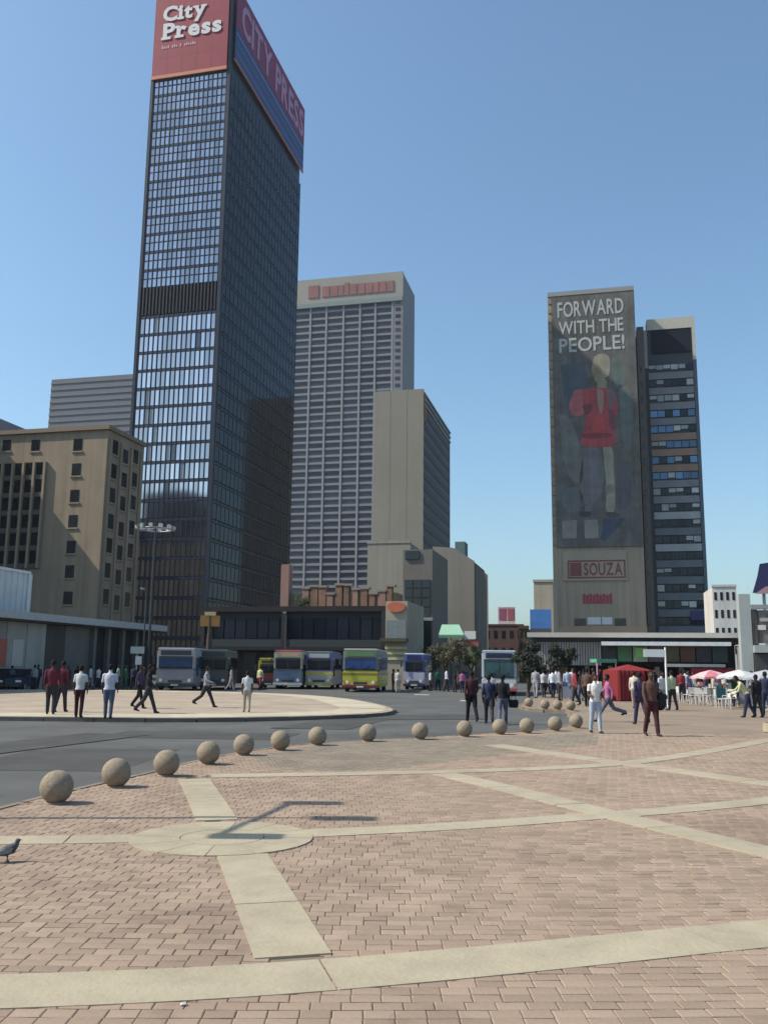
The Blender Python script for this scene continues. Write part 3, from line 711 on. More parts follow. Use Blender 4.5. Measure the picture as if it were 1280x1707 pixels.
poly('print_garment', [Z(235, 345), Z(330, 325), Z(430, 330), Z(510, 350), Z(540, 520), Z(520, 560), Z(470, 560), Z(500, 690), Z(560, 740), Z(500, 800), Z(380, 815), Z(230, 800), Z(232, 760), Z(270, 600), Z(255, 480)], (0.350, 0.081, 0.100), .036)
poly('print_fold', [Z(245, 470), Z(330, 450), Z(320, 520), Z(270, 560)], (0.175, 0.056, 0.075), .042)
poly('print_fold', [Z(310, 560), Z(420, 540), Z(430, 680), Z(310, 690)], (0.438, 0.081, 0.100), .042)
poly('print_fold', [Z(240, 700), Z(490, 690), Z(500, 730), Z(240, 745)], (0.245, 0.056, 0.075), .044)
poly('print_lapel', [Z(360, 335), Z(415, 335), Z(420, 440), Z(400, 560), Z(370, 480)], (0.311, 0.209, 0.196), .048)
poly('print_sleeve', [Z(440, 340), Z(505, 345), Z(515, 480), Z(450, 500)], (0.189, 0.128, 0.162), .048)
poly('print_sleeve', [Z(450, 500), Z(500, 510), Z(530, 670), Z(465, 680)], (0.193, 0.069, 0.106), .05)
poly('print_hand', [Z(500, 690), Z(545, 690), Z(540, 770), Z(505, 780)], (0.189, 0.135, 0.128), .05)
poly('print_leg', [Z(285, 812), Z(405, 812), Z(405, 1000), Z(345, 1150), Z(320, 1340), Z(250, 1340), Z(300, 1050)], (0.155, 0.162, 0.196), .03)
poly('print_leg', [Z(412, 805), Z(500, 800), Z(498, 1000), Z(515, 1180), Z(510, 1345), Z(430, 1345), Z(445, 1150), Z(425, 1000)], (0.290, 0.284, 0.257), .034)
poly('print_fold', [Z(425, 1120), Z(505, 1110), Z(512, 1180), Z(440, 1200)], (0.230, 0.223, 0.209), .04)
poly('print_shoe', [Z(225, 1330), Z(320, 1330), Z(310, 1375), Z(220, 1375)], (0.068, 0.068, 0.095), .04)
poly('print_shoe', [Z(430, 1335), Z(530, 1335), Z(560, 1380), Z(440, 1380)], (0.081, 0.081, 0.101), .04)
poly('print_block', [Z(80, 1410), Z(200, 1400), Z(200, 1550), Z(85, 1550)], (0.230, 0.230, 0.250), .03)
poly('print_block', [Z(260, 1400), Z(370, 1395), Z(378, 1545), Z(265, 1550)], (0.243, 0.243, 0.257), .03)
poly('print_block', [Z(420, 1390), Z(600, 1385), Z(430, 1570), Z(390, 1560)], (0.068, 0.088, 0.149), .03)
pb = boxpart('poster_panel', mat('tan_panel', (.345, .285, .22), .85, .12, .1), rtw.o, rtw.F(938, 940)[0], rtw.F(1044, 940)[0], -.3, -.04, rtw.F(990, 968)[1], rtw.F(990, 918)[1])
DKRED = mat('poster_red', (.22, .075, .07), .8, .25, .2)
xa, xb = rtw.F(946, 950)[0], rtw.F(1042, 950)[0]; za, zb_ = rtw.F(990, 964)[1], rtw.F(990, 934)[1]
for b in ((xa, xb, zb_ - .3, zb_), (xa, xb, za, za + .3), (xa, xa + .3, za + .31, zb_ - .31), (xb - .3, xb, za + .31, zb_ - .31)): boxpart('red_border', DKRED, pb, b[0], b[1], -.36, -.28, b[2], b[3])
boxpart('red_block', DKRED, pb, xa + .5, xa + (xb - xa) * .24, -.36, -.28, za + .5, zb_ - .5)
letters('letter', 'SOUZA', lambda a, z, o: Vector((a, -.302 - o, z)), (xa + (xb - xa) * .28, xb - .6, za + .55, zb_ - .55), DKRED, pb, bold=.02, thick=.06)
xa, xb = rtw.F(971, 998)[0], rtw.F(1021, 998)[0]; za, zb_ = rtw.F(990, 1006)[1], rtw.F(990, 990)[1]
mb = MB()
for k in range(9): mb.box(xa + (xb - xa) * k / 9, xa + (xb - xa) * (k + .72) / 9, -.12, .02, za, zb_ - (.25 if k % 2 else 0))
mb.build('red_print', mat('poster_crimson', (.36, .05, .08), .8), rtw.o)
for a, b in ((957, 976), (1024, 1043)): boxpart('window', GLASS_DK, rtw.o, rtw.F(a, 1036)[0], rtw.F(b, 1036)[0], -.1, .1, rtw.F(990, 1043)[1], rtw.F(990, 1031)[1])
for a, b in ((979, 1001), (1003, 1020)): boxpart('white_panel', paint((.58, .60, .62), .6), rtw.o, rtw.F(a, 1036)[0], rtw.F(b, 1036)[0], -.12, .1, rtw.F(990, 1041)[1], rtw.F(990, 1029)[1])
boxpart('base_band', mat('sandy_band', (.38, .27, .185), .9, .08, .2), rtw.o, xl - .3, .1, -.4, .1, 0, rtw.F(990, 1044)[1])

# ---- right slab of horizontal strips
rs = Bld('strip_window_tower', 'dark office slab with horizontal window strips and a cream top, right of the banner', 1157, 538, 188)
xl = rs.F(1060, 545)[0]; zt = rs.top - GZ
boxpart('wall', mat('slab_dark', (.06, .065, .075), .7, .15, .1), rs.o, xl, 0, .3, 28, 0, zt - 1)
CRM = mat('cream_cap', (.47, .44, .37), .85)
xm = rs.F(1084, 560)[0]; ztop = rs.F(1120, 530)[1]; zc0 = rs.F(1120, 548)[1]; zr0 = rs.F(1120, 602)[1]
boxpart('cap', CRM, rs.o, xm - .8, 0, -.1, 4, zc0, ztop)
boxpart('cap_side', CRM, rs.o, -.7, 0, -.1, .4, zr0, zc0 - .01)
boxpart('plant_opening', mat('black_opening', (.01, .011, .02), .8), rs.o, xm, -.72, .0, .32, rs.F(1120, 588)[1], zc0 - .01)
boxpart('stair_shaft', mat('brown_shaft', (.17, .145, .13), .85, .1, .2, streak=.2), rs.o, xl, xm - 1.5, -.2, 3, 0, rs.F(1070, 545)[1])
boxpart('shaft_pier', mat('pier_pale', (.30, .29, .28), .8), rs.o, xm - 1.49, xm - .85, -.25, .4, rs.F(1120, 612)[1], zc0)
boxpart('corner_pier', mat('slab_corner', (.09, .11, .14), .6), rs.o, -.68, 0, -.3, .4, 0, zr0 - .01)
z1, z0 = rs.F(1120, 606)[1], rs.F(1120, 1056)[1]; nf = 17; fh = (z1 - z0) / nf
random.seed(11)
SPC = [(.20, .20, .215), (.26, .17, .13), (.13, .145, .16), (.33, .34, .35)]
glas = [mat('strip_glass', (.02, .025, .035), .08, .2, .3, island=.4), mat('blue_strip_glass', (.10, .16, .24), .12, .2, .3, metal=.5, island=.35), mat('blind_strip', (.36, .37, .37), .5, .2, .4, island=.3)]
ncol = 6
for k in range(nf):
    zb_ = z0 + k * fh
    fr = 1 - (k + .5) / nf                        # 0 at the top
    ci = 1 if .22 < fr < .42 else (0 if fr < .55 else 2)
    if k in (5, 7): ci = 3
    boxpart('spandrel', mat('strip_span_%d' % ci, SPC[ci], .7, .15, .3), rs.o, xm - .8, -.75, -.15, .35, zb_, zb_ + fh * .44)
    cwid = (-.75 - (xm - .8)) / ncol
    for c in range(ncol):
        g = 0
        if .18 < fr < .45 and random.random() < .7: g = 1
        elif random.random() < (.55 if fr < .6 else .25): g = 2
        hgt = fh * .40 * (random.uniform(.5, 1) if g == 2 else 1)
        boxpart('window', glas[g], rs.o, xm - .8 + c * cwid + .08, xm - .8 + (c + 1) * cwid - .08, .0, .34, zb_ + fh * .94 - hgt, zb_ + fh * .94)
    boxpart('shaft_window', GLASS_DK, rs.o, xl + .4, xm - 2.2, -.26, 0, zb_ + fh * .5, zb_ + fh * .9)
boxpart('purple_sign', paint((.05, .04, .13), .6), rs.o, rs.F(1150, 1025)[0], -.2, -.5, -.31, rs.F(1160, 1034)[1], rs.F(1160, 1018)[1])

# ---- market hall
mh = Bld('market_hall', 'long low market hall with flat concrete roof and shaded front', 1238, 1056, 72, )
xl = mh.F(880, 1060)[0]; zt = mh.top - GZ
boxpart('wall', mat('hall_dark', (.05, .045, .045), .8), mh.o, xl + .5, -.3, 3, 14, 0, zt - .6)
boxpart('roof_slab', mat('pale_roof_edge', (.40, .38, .34), .8, .1, .4), mh.o, xl, 0, -1.2, 15, zt - .38, zt)
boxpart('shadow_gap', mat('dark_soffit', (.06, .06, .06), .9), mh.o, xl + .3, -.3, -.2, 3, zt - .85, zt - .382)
xg = mh.F(1002, 1080)[0]; xr = mh.F(1212, 1080)[0]
def zf(py): return mh.F(1060, py)[1]
boxpart('eaves', mat('sky_blue_eaves', (.55, .58, .62), .6), mh.o, xg, xr, -2.2, .5, zf(1077), zf(1071))
ncor = 26
for k in range(ncor):
    a = xl + .4 + k * (xg - xl - .4) / ncor
    boxpart('wall_panel', mat('grey_ribbed_panel', (.27, .26, .26), .7, .12, .4, island=.1), mh.o, a, a + (xg - xl - .4) / ncor - .05, -.32, .2, zf(1110), zf(1071))
for k in range(8):
    a = xg + k * (xr - xg) / 8
    col = [(.035, .035, .05), (.06, .16, .09), (.30, .40, .32), (.10, .09, .13), (.09, .10, .07), (.11, .06, .06), (.05, .05, .08), (.06, .09, .10)][k]
    boxpart('clerestory_pane', mat('clerestory_%d' % k, col, .25, .25, .6), mh.o, a + .05, a + (xr - xg) / 8 - .05, -.2, .1, zf(1103), zf(1078))
boxpart('green_sign', paint((.22, .50, .20), .6), mh.o, mh.F(1058, 1085)[0], mh.F(1078, 1085)[0], -.45, -.21, zf(1096), zf(1080))
boxpart('white_beam', paint((.62, .62, .62), .6), mh.o, xg + (xr - xg) * .5, xr - .3, -.6, .1, zf(1111), zf(1106))
for k in range(9):
    a = xl + 1 + k * (-xl - 2) / 8; boxpart('column', mat('hall_column', (.25, .24, .23), .8), mh.o, a - .18, a + .18, 1, 1.4, 0, zf(1111))
    boxpart('dark_shopfront', mat('hall_opening', (.02, .018, .022), .7), mh.o, a + .3, a + (-xl - 2) / 8 - .3, 2.7, 3.05, 0, zf(1112)) if k < 8 else None
boxpart('red_awning', paint((.22, .03, .04), .8), mh.o, mh.F(1150, 1115)[0], mh.F(1222, 1115)[0], -1.2, .5, zf(1126), zf(1113))

# blue billboard and far things round the street gap
def billboard(label, px0, px1, py0, py1, D, col, foot, frame=(.2, .2, .2), extra=None):
    b = Bld('billboard', label, px1, py0, D, 'billboard')
    xl = b.F(px0, py0)[0]; z1 = b.F(px1, py0)[1]; z0 = b.F(px1, py1)[1]
    boxpart('panel', mat('board_%02d%02d%02d' % tuple(int(c * 99) for c in col), col, .6, .25, .5), b.o, xl, 0, -.12, .12, z0, z1)
    for x in (xl * .8, xl * .2): boxpart('post', STEEL, b.o, x - .12, x + .12, .13, .4, foot, z1 - .2)
    if extra: extra(b, xl, z0, z1)
    return b
billboard('plain blue billboard above the left end of the market hall', 883, 918, 1016, 1048, 78, (.05, .14, .34), 0, extra=lambda b, xl, z0, z1: boxpart('dark_base', DARKMETAL, b.o, xl, 0, -.2, .2, z0 - .9, z0 - .01))
def pinkb(b, xl, z0, z1):
    for k in range(2): boxpart('picture', paint(((.30, .10, .16), (.36, .12, .14))[k], .6), b.o, xl + .3 + k * (-xl / 2), xl + k * (-xl / 2) + (-xl / 2) - .2, -.2, -.12, z0 + .4, z1 - .4)
    boxpart('white_base', paint((.6, .55, .56)), b.o, xl, 0, -.2, .2, z0 - 1.2, z0 - .01)
billboard('distant red and white billboard on a rooftop in the street gap', 830, 858, 1012, 1036, 230, (.55, .36, .40), 14, extra=pinkb)
def plain(name, label, px0, px1, py, D, col, floors=3, L=14, win=True, cols=5):
    b = Bld(name, label, px1, py, D)
    xl = b.F(px0, py)[0]; zt = b.top - GZ
    boxpart('wall', mat('wall_%s_%d' % (name, int(D)), col, .9, .12, .1, streak=.15), b.o, xl, 0, 0, L, 0, zt)
    boxpart('parapet', mat('coping_%d' % int(D), tuple(c * .85 for c in col), .9), b.o, xl - .1, .1, -.15, .4, zt, zt + .4)
    if win:
        for j in range(floors):
            for k in range(cols):
                wz = (zt - 4) / floors; wx = -xl / cols
                boxpart('window', WINF, b.o, xl + k * wx + wx * .28, xl + k * wx + wx * .72, -.05, .1, 4 + j * wz + wz * .25, 4 + j * wz + wz * .7)
    return b
plain('brick_building', 'distant dark red-brown building at the end of the street, below the billboard', 806, 872, 1043, 225, (.13, .075, .065), 2, cols=5)
plain('brick_annex', 'dark narrow brown building beside the blue billboard', 864, 880, 1048, 120, (.10, .06, .04), 2, cols=2)
plain('cream_house', 'small plain cream block left of the banner tower, above the blue billboard', 889, 921, 970, 150, (.42, .36, .27), 1, win=False)
plain('white_flats', 'white flats with rows of small dark windows at the right, beyond the hall', 1186, 1226, 978, 160, (.60, .57, .53), 4, cols=4)

# ---- right edge: dark steel frames with billboards
fr = Bld('steel_gantry', 'grey concrete and steel gantry building with dark framed boards at the right edge', 1345, 985, 62)
x0 = fr.F(1230, 990)[0]; zt = fr.top - GZ
def zg(py): return fr.F(1255, py)[1]
boxpart('pier', mat('gantry_pier', (.30, .33, .33), .8, .1, .4), fr.o, x0, x0 + .75, 0, 1.2, 0, zg(990))
boxpart('wall', mat('gantry_wall', (.20, .21, .21), .8), fr.o, x0 + .76, 0, .6, 8, 0, zg(1075))
boxpart('beam', mat('gantry_beam', (.24, .25, .26), .7), fr.o, x0 + .76, 0, -.1, .5, zg(1015), zg(1008))
boxpart('post', DARKMETAL, fr.o, x0 + .8, x0 + 1.15, .0, .4, 0, zg(1016))
boxpart('board', mat('board_grime', (.16, .14, .13), .7, .5, 1.2), fr.o, x0 + 1.2, 0, .1, .4, zg(1072), zg(1017))
for a, b, c, d, col in ((1262, 1276, 1050, 1042, (.5, .5, .48)), (1258, 1262, 1072, 1040, (.45, .43, .42)), (1266, 1300, 1036, 1030, (.32, .32, .31))):
    boxpart('board_stripe', paint(col, .7), fr.o, fr.F(a, c)[0], fr.F(b, c)[0], .0, .09, zg(c), zg(d))
boxpart('slab', mat('gantry_pier', (.3, .33, .33)), fr.o, x0 + .76, 0, -.6, .55, zg(1088), zg(1076))
boxpart('dark_opening', DARKMETAL, fr.o, x0 + .8, 0, -.3, .58, 0, zg(1090))
bbd = Bld('billboard', 'dark navy billboard with pink picture at the right edge above the gantry', 1340, 935, 66, 'billboard')
xa = bbd.F(1252, 945)[0]
MB().prism([(xa, 0, bbd.F(1255, 988)[1]), (0, 0, bbd.F(1255, 988)[1]), (0, 0, bbd.F(1255, 930)[1]), (xa + .6, 0, bbd.F(1255, 940)[1]), (xa + .4, 0, bbd.F(1255, 960)[1])], (0, .3, 0)).build('panel', paint((.025, .03, .085), .6), bbd.o)
MB().prism([(xa + .1, -.05, bbd.F(1255, 990)[1]), (-.5, -.05, bbd.F(1255, 990)[1]), (-.5, -.05, bbd.F(1255, 975)[1]), (xa + .9, -.05, bbd.F(1255, 978)[1])], (0, .04, 0)).build('picture', paint((.35, .2, .22), .6), bbd.o)
for k in range(3): boxpart('post', STEEL, bbd.o, xa + .7 + k * 1.1, xa + .9 + k * 1.1, .3, .5, bbd.F(1255, 1010)[1] - 6, bbd.F(1255, 985)[1])

# a tall building out of frame at the left: its roof line shades the beige office diagonally
tq = bb.F(-60, 660)
occ = empty('corner_tower', bb.P + V * (-tq[0]) - U * 16 + Vector((0, 0, GZ)), -GA, 'tall concrete building just outside the left edge that shades the beige office', 'building')
boxpart('wall', mat('dark_stone', (.09, .088, .085), .9), occ, -22, 0, 0, 15.4, 0, tq[1])
boxpart('parapet', CONC, occ, -22.1, .1, -.1, .4, tq[1], tq[1] + .5)
# two blocks further left whose dark outlines the tower's lower panes mirror
for nm, x0_, x1_, y0_, y1_, h_ in (('long grey block far outside the left edge', -135, -103, 62, 125, 42), ('taller grey block far outside the left edge', -102.8, -88, 66, 112, 50)):
    ob = empty('city_block', (x0_, y0_, GZ), 0, nm, 'building')
    boxpart('wall', mat('city_grey', (.08, .078, .075), .9, .1, .1), ob, 0, x1_ - x0_, 0, y1_ - y0_, 0, h_)
    boxpart('parapet', CONC, ob, -.1, x1_ - x0_ + .1, -.1, .4, h_, h_ + .6)
#SMALLS
# ================================================================== SMALL THINGS
BALL = mat('bollard_concrete', (.26, .21, .155), .9, .2, 4, bump=.35, spec=.2)
mb = MB().ball((0, 0, 0), 1, n=28, m=18); 
from mathutils import noise
ball_mes = []
for k in range(4):
    bme = mb.mesh('stone_ball', BALL, smooth=True)
    for v in bme.vertices:
        d_ = v.co.normalized(); q = noise.noise(d_ * 2.2 + Vector((k * 7, 0, 0))) * .022 + noise.noise(d_ * 6 + Vector((0, k * 5, 0))) * .010
        q -= max(0, noise.noise(d_ * 4 + Vector((k * 3, 9, 0))) - .42) * .16
        v.co = d_ * (1 + q)
    ball_mes.append(bme)
foot_me = MB().lathe([(.135, -.02), (.135, .012), (.12, .022)], 20).mesh('foot', mat('bollard_foot', (.26, .20, .15), .9))
FARW = ['nearest the left edge, biggest in the row', 'second from the left, beside the road kerb', 'third from the left, beside the road kerb', 'fourth from the left, above the cream paving strip', 'fifth from the left, on the kerb', 'sixth from the left, on the kerb',
        'seventh from the left, on the kerb', 'standing alone on the grey paving in the middle', 'just right of the middle on the grey paving', 'at the feet of the dark red clad walker', 'at the feet of the pair with a bag', 'right of the walking pair', 'second from the right end of the front row', 'at the right end of the front row']
def bollard(p, r, label, group):
    o = empty('bollard', p, random.uniform(0, 6), label, 'bollard', group)
    link('stone_ball', random.choice(ball_mes), o, (0, 0, r * .985), (random.uniform(0, 3), random.uniform(0, 3), 0), (r, r, r))
    link('foot', foot_me, o)
for p, (x, y, d), lb in zip(SPH_PTS, SPH, FARW):
    bollard(p, .2, 'round concrete ball bollard ' + lb, 'ball bollards along the kerb')
for p, lb in zip(SPH2_PTS, ('nearest the corner', 'second from the corner', 'third from the corner', 'farthest along the side street')):
    bollard(p, .2, 'small far ball bollard in the back row, ' + lb, 'ball bollards along the side street')

# ---------------------------------------------------------------- people
SKIN = cloth((.085, .045, .028), 'skin'); HAIR = cloth((.012, .010, .010), 'hair'); SHOE = cloth((.03, .028, .027), 'shoe')
EYE = paint((.5, .48, .45), .4)
PEOPLE = []
def tubes(pts, n=10):
    """pts: [(point, rx, ry)] -> lofted rings in the horizontal or limb plane"""
    mb = MB(); N = len(pts); vs = []
    for i, (p, rx, ry) in enumerate(pts):
        a = Vector(pts[max(0, i - 1)][0]); b = Vector(pts[min(N - 1, i + 1)][0]); t = (b - a).normalized()
        ax = Vector((1, 0, 0)); ax = (ax - t * ax.dot(t))
        ax = ax.normalized() if ax.length > .1 else Vector((0, 1, 0)); ay = t.cross(ax)
        for k in range(n):
            c = 2 * math.pi * k / n; vs.append(Vector(p) + ax * math.cos(c) * rx + ay * math.sin(c) * ry)
    fs = [tuple(range(n))[::-1], tuple(range((N - 1) * n, N * n))]
    for i in range(N - 1):
        for k in range(n): fs.append((i * n + k, i * n + (k + 1) % n, (i + 1) * n + (k + 1) % n, (i + 1) * n + k))
    return mb.add(vs, fs)
def person(loc, h, facing, label, top, legs, stride=0.0, swing=None, bend=(.15, .15), lean=0.0, sleeve=1.0, shorts=False, hat=None, fat=1.0, skirt=False, sit=False, group=None, hair=True, reach=0.0, bow=0.0, vox=.019):
    """facing: heading in degrees, 0 looks at the camera. Builds in a 1.75 m frame and scales to h."""
    swing = stride if swing is None else swing
    segs = []                                    # (a, b, ra, rb, tag)
    hipz, lz = .93, -0.04
    if sit: hipz = .50
    pel = Vector((0, 0, hipz))
    upd = Vector((0, -math.sin(lean), math.cos(lean)))
    chest = pel + upd * .37; neck = pel + upd * .545; headb = neck + Vector((0, -.015 - bow * .10, .06)); head = headb + Vector((0, -.02 - bow * .05, .105))
    parts = []
    parts.append(tubes([(pel - Vector((0, 0, .09)), .13 * fat, .10 * fat), (pel, .165 * fat, .115 * fat), (pel + upd * .14, .145 * fat, .105 * fat), (chest, .175 * fat, .118 * fat), (pel + upd * .47, .168 * fat, .10 * fat), (pel + upd * .535, .10, .075), (neck, .062, .062), (headb, .056, .058), (headb + Vector((0, 0, .03)), .056, .06)], 14))
    segs.append((pel + upd * .02, pel + upd * .50, .15 * fat, 'top')); segs.append((pel - Vector((0, 0, .12)), pel - upd * .02, .15 * fat, 'legs'))
    parts.append(MB().ball(head, .118, .68, .83, 1.0, 14, 10))
    parts.append(MB().ball(head + Vector((0, -.035, -.065)), .06, .75, .75, .8, 10, 6))            # jaw
    parts.append(MB().ball(head + Vector((0, -.102, -.018)), .021, .7, .95, 1.1, 6, 5))             # nose
    parts.append(MB().ball(head + Vector((0, -.092, -.058)), .022, 1.2, .5, .5, 6, 4))             # mouth
    for sx in (-1, 1): parts.append(MB().ball(head + Vector((sx * .082, .005, -.01)), .026, .4, .7, 1.2, 6, 5))
    segs.append((headb, head + Vector((0, 0, .1)), .085, 'skin')); segs.append((neck - upd * .0, headb, .05, 'skin'))
    hands = []
    for sx in (-1, 1):
        ph = stride * sx
        if sit:
            hip = pel + Vector((sx * .09, 0, -.02)); kn = hip + Vector((sx * .05, -.42, .03)); an = kn + Vector((0, -.02, -.44))
        else:
            hip = pel + Vector((sx * .092, 0, -.03))
            th = ph * .55; kn = hip + Vector((sx * .008, -math.sin(th) * .42, -math.cos(th) * .42))
            sh = th - (abs(stride) * .75 if ph < 0 else .04 * abs(stride)); an = kn + Vector((sx * .002, -math.sin(sh) * .42, -math.cos(sh) * .42))
        lr = fat
        parts.append(tubes([(hip + Vector((0, 0, .05)), .10 * lr, .105 * lr), (hip, .10 * lr, .106 * lr), (hip.lerp(kn, .55), .086 * lr, .092 * lr), (kn, .070, .074), (kn.lerp(an, .3), .069, .073), (kn.lerp(an, .75), .062, .066), (an, .058, .064), (an - Vector((0, 0, .03)), .04, .05)], 10))
        ft = Vector((sx * .12, -1, 0)).normalized(); dz = -.055
        pitchf = -.35 if (ph < -.25) else 0
        heel = an + Vector((0, .05, dz)); toe = an + ft * .17 + Vector((0, 0, dz - .005 + pitchf * .12))
        parts.append(tubes([(heel, .034, .036), (an + ft * .03 + Vector((0, 0, dz + .012)), .040, .048), (an + ft * .11 + Vector((0, 0, dz - .002 + pitchf * .08)), .045, .034), (toe, .032, .022)], 8))
        segs.append((heel, toe, .045, 'shoe'))
        segs.append((hip, kn, .09, 'legs')); segs.append((kn, an, .055, 'skin' if shorts else 'legs'))
        # arm
        shd = pel + upd * .475 + Vector((sx * .178 * fat, 0, 0)); aph = -swing * sx * .5 + reach
        el = shd + Vector((sx * .04, -math.sin(aph) * .28, -math.cos(aph) * .28))
        b = aph + bend[0 if sx < 0 else 1]; wr = el + Vector((sx * .0, -math.sin(b) * .25, -math.cos(b) * .25))
        parts.append(tubes([(shd + Vector((-sx * .05, 0, .02)), .055, .06), (shd, .056, .058), (shd.lerp(el, .5), .048, .050), (el, .042, .044), (el.lerp(wr, .3), .042, .042), (wr, .028, .032)], 9))
        hd = (wr - el).normalized(); hb_ = wr + hd * .05; he = wr + hd * .09
        parts.append(tubes([(wr - hd * .01, .027, .03), (hb_, .020, .042), (he, .018, .042)], 8))
        segs.append((shd, shd.lerp(el, sleeve if sleeve < 1 else 1), .055, 'top'))
        if sleeve < 1: segs.append((shd.lerp(el, sleeve + .06), el, .045, 'skin'))
        segs.append((el, wr - hd * .02, .04, 'top' if sleeve >= 1 else 'skin')); segs.append((wr + hd * .02, he, .035, 'skin'))
        hands.append((he, hd, sx))
    if skirt: parts.append(tubes([(pel + Vector((0, 0, .06)), .15, .12), (pel - Vector((0, 0, .15)), .21, .17), (pel - Vector((0, 0, .42)), .235, .20)], 16)); segs.append((pel, pel - Vector((0, 0, .4)), .2, 'legs'))
    big = MB()
    for p in parts: big.add(p.v, p.f)
    me = bpy.data.meshes.new('person'); me.from_pydata(big.v, [], big.f)
    ob = bpy.data.objects.new('person', me); COL.objects.link(ob)
    rm = ob.modifiers.new('r', 'REMESH'); rm.mode = 'VOXEL'; rm.voxel_size = vox; rm.use_smooth_shade = True
    sm = ob.modifiers.new('s', 'SMOOTH'); sm.iterations = 2; sm.factor = .5
    PEOPLE.append((ob, segs, hands, head, loc, h, facing, label, top, legs, hat, hair, group))
    return ob
def finish_people():
    bpy.context.view_layer.update(); dg = _dg()
    for ob, segs, hands, head, loc, h, facing, label, top, legs, hat, hair, group in PEOPLE:
        me = bpy.data.meshes.new_from_object(ob.evaluated_get(dg)); ob.modifiers.clear(); old = ob.data; ob.data = me; bpy.data.meshes.remove(old)
        bm = bmesh.new(); bm.from_mesh(me)
        tags = {'skin': 0, 'top': 1, 'legs': 2, 'shoe': 3}
        S = [(Vector(a), Vector(b) - Vector(a), max(1e-6, (Vector(b) - Vector(a)).length_squared), r, tags[t]) for a, b, r, t in segs]
        for f in bm.faces:
            c = f.calc_center_median(); best = 9e9
            for a, d, L2, r, t in S:
                k = max(0, min(1, (c - a).dot(d) / L2)); q = (c - a - d * k).length - r
                if q < best: best = q; bt = t
            f.material_index = bt; f.smooth = True
        for he, hd, sx in hands:                 # five fingers on each hand
            side = Vector((0, 1, 0)); side = (side - hd * side.dot(hd)).normalized(); inn = Vector((-sx, 0, 0))
            fm = MB()
            for k, L in enumerate((.062, .078, .072, .056)):
                o0 = he + side * (-.030 + k * .0195) - hd * .012; o1 = o0 + hd * L * .55 + inn * .008; o2 = o1 + hd * L * .42 + inn * .024
                fm.tube(o0, o1, .0095, .0088, 5).tube(o1, o2, .0088, .006, 5)
            t0 = he - hd * .055 - side * .036; t1 = t0 + hd * .035 - side * .022 + inn * .012
            fm.tube(t0, t1, .011, .010, 5).tube(t1, t1 + hd * .034 + inn * .012, .010, .007, 5)
            vs = [bm.verts.new(v) for v in fm.v]
            for f in fm.f: bm.faces.new([vs[i] for i in f]).material_index = 0
        bm.to_mesh(me); bm.free()
        for m in (SKIN, top, legs, SHOE): me.materials.append(m)
        s_ = h / 1.75
        ob.location = loc; ob.rotation_euler = (0, 0, R(facing)); ob.scale = (s_, s_, s_)
        # drop the lowest point on to the ground
        zmin = min(v.co.z for v in me.vertices); me.transform(Matrix.Translation((0, 0, -zmin))); head = head + Vector((0, 0, -zmin))
        props(ob, label, 'person', group)
        if hair:
            hm = MB().ball(head + Vector((0, .018, .022)), .122, .72, .84, .93, 12, 9)
            hme = hm.mesh('hair', HAIR, smooth=True)
            bm = bmesh.new(); bm.from_mesh(hme)
            bmesh.ops.delete(bm, geom=[v for v in bm.verts if v.co.z < head.z - .05 or (v.co.y < head.y - .05 and v.co.z < head.z + .055)], context='VERTS')
            bm.to_mesh(hme); bm.free(); link('hair', hme, ob)
        if hat:
            MB().lathe([(.15, .045), (.105, .05), (.10, .10), (.075, .135), (.01, .15)], 14, head).build('hat', hat, ob, smooth=True)
        em = MB()
        for sx in (-1, 1): em.ball(head + Vector((sx * .034, -.083, .012)), .012, 1.2, .6, .8, 6, 4)
        em.build('eyes', EYE, ob)
def P(px, py, z=0.0): return ground(px, py, z)
def hpx(px, y0, y1, z=0.0):
    p = ground(px, y1, z); return (y1 - y0) / FPX * p.y
W_ = cloth((.50, .49, .49)); LIL = cloth((.47, .46, .52)); MAR = cloth((.11, .022, .035)); DKT = cloth((.035, .033, .04)); JEAN = cloth((.09, .10, .145)); LJEAN = cloth((.33, .38, .46))
MARD = cloth((.055, .02, .023)); BLK = cloth((.015, .015, .018)); GRY = cloth((.25, .25, .27)); KHA = cloth((.32, .29, .24)); NAV = cloth((.03, .035, .07)); BRN = cloth((.105, .06, .045)); PUR = cloth((.05, .036, .075))
PINK = cloth((.34, .12, .23)); LGRN = cloth((.36, .42, .26)); YEL = cloth((.48, .46, .27)); GRN = cloth((.03, .12, .06)); CRM_ = cloth((.5, .45, .37)); BLUEW = cloth((.37, .40, .5)); RED_ = cloth((.24, .04, .045))
I0 = 0.004
person(P(84, 1191), 1.78, 195, 'person in dark maroon and white jacket, leftmost of the group standing on the bus island', MAR, DKT, stride=.25, bend=(.6, .4), fat=1.12)
person(P(101, 1187), 1.76, 170, 'person in plain maroon jacket and black trousers close behind the leftmost one on the island', cloth((.085, .016, .026)), DKT, stride=-.3, bend=(.3, .8), fat=1.1)
person(P(131, 1196), 1.62, 180, 'person in white t-shirt and dark maroon trousers seen from behind on the island kerb', W_, MARD, stride=.12, sleeve=.7, bend=(.3, .3))
person(P(180, 1198), 1.66, 185, 'person in white t-shirt and blue grey jeans seen from behind on the island kerb', LIL, JEAN, stride=.15, sleeve=.75, fat=1.12, bend=(.5, .5))
person(P(246, 1189), 1.70, 100, 'person all in black walking across the bus island', BLK, DKT, stride=.6, bend=(.4, .3))
person(P(232, 1181), 1.68, 80, 'person in dark purple top walking behind the one in black on the island', PUR, BLK, stride=-.5)
person(P(343, 1179), 1.68, 85, 'person in pale grey shirt striding across the middle of the island', GRY, DKT, stride=.75, bend=(.9, .5), fat=1.05)
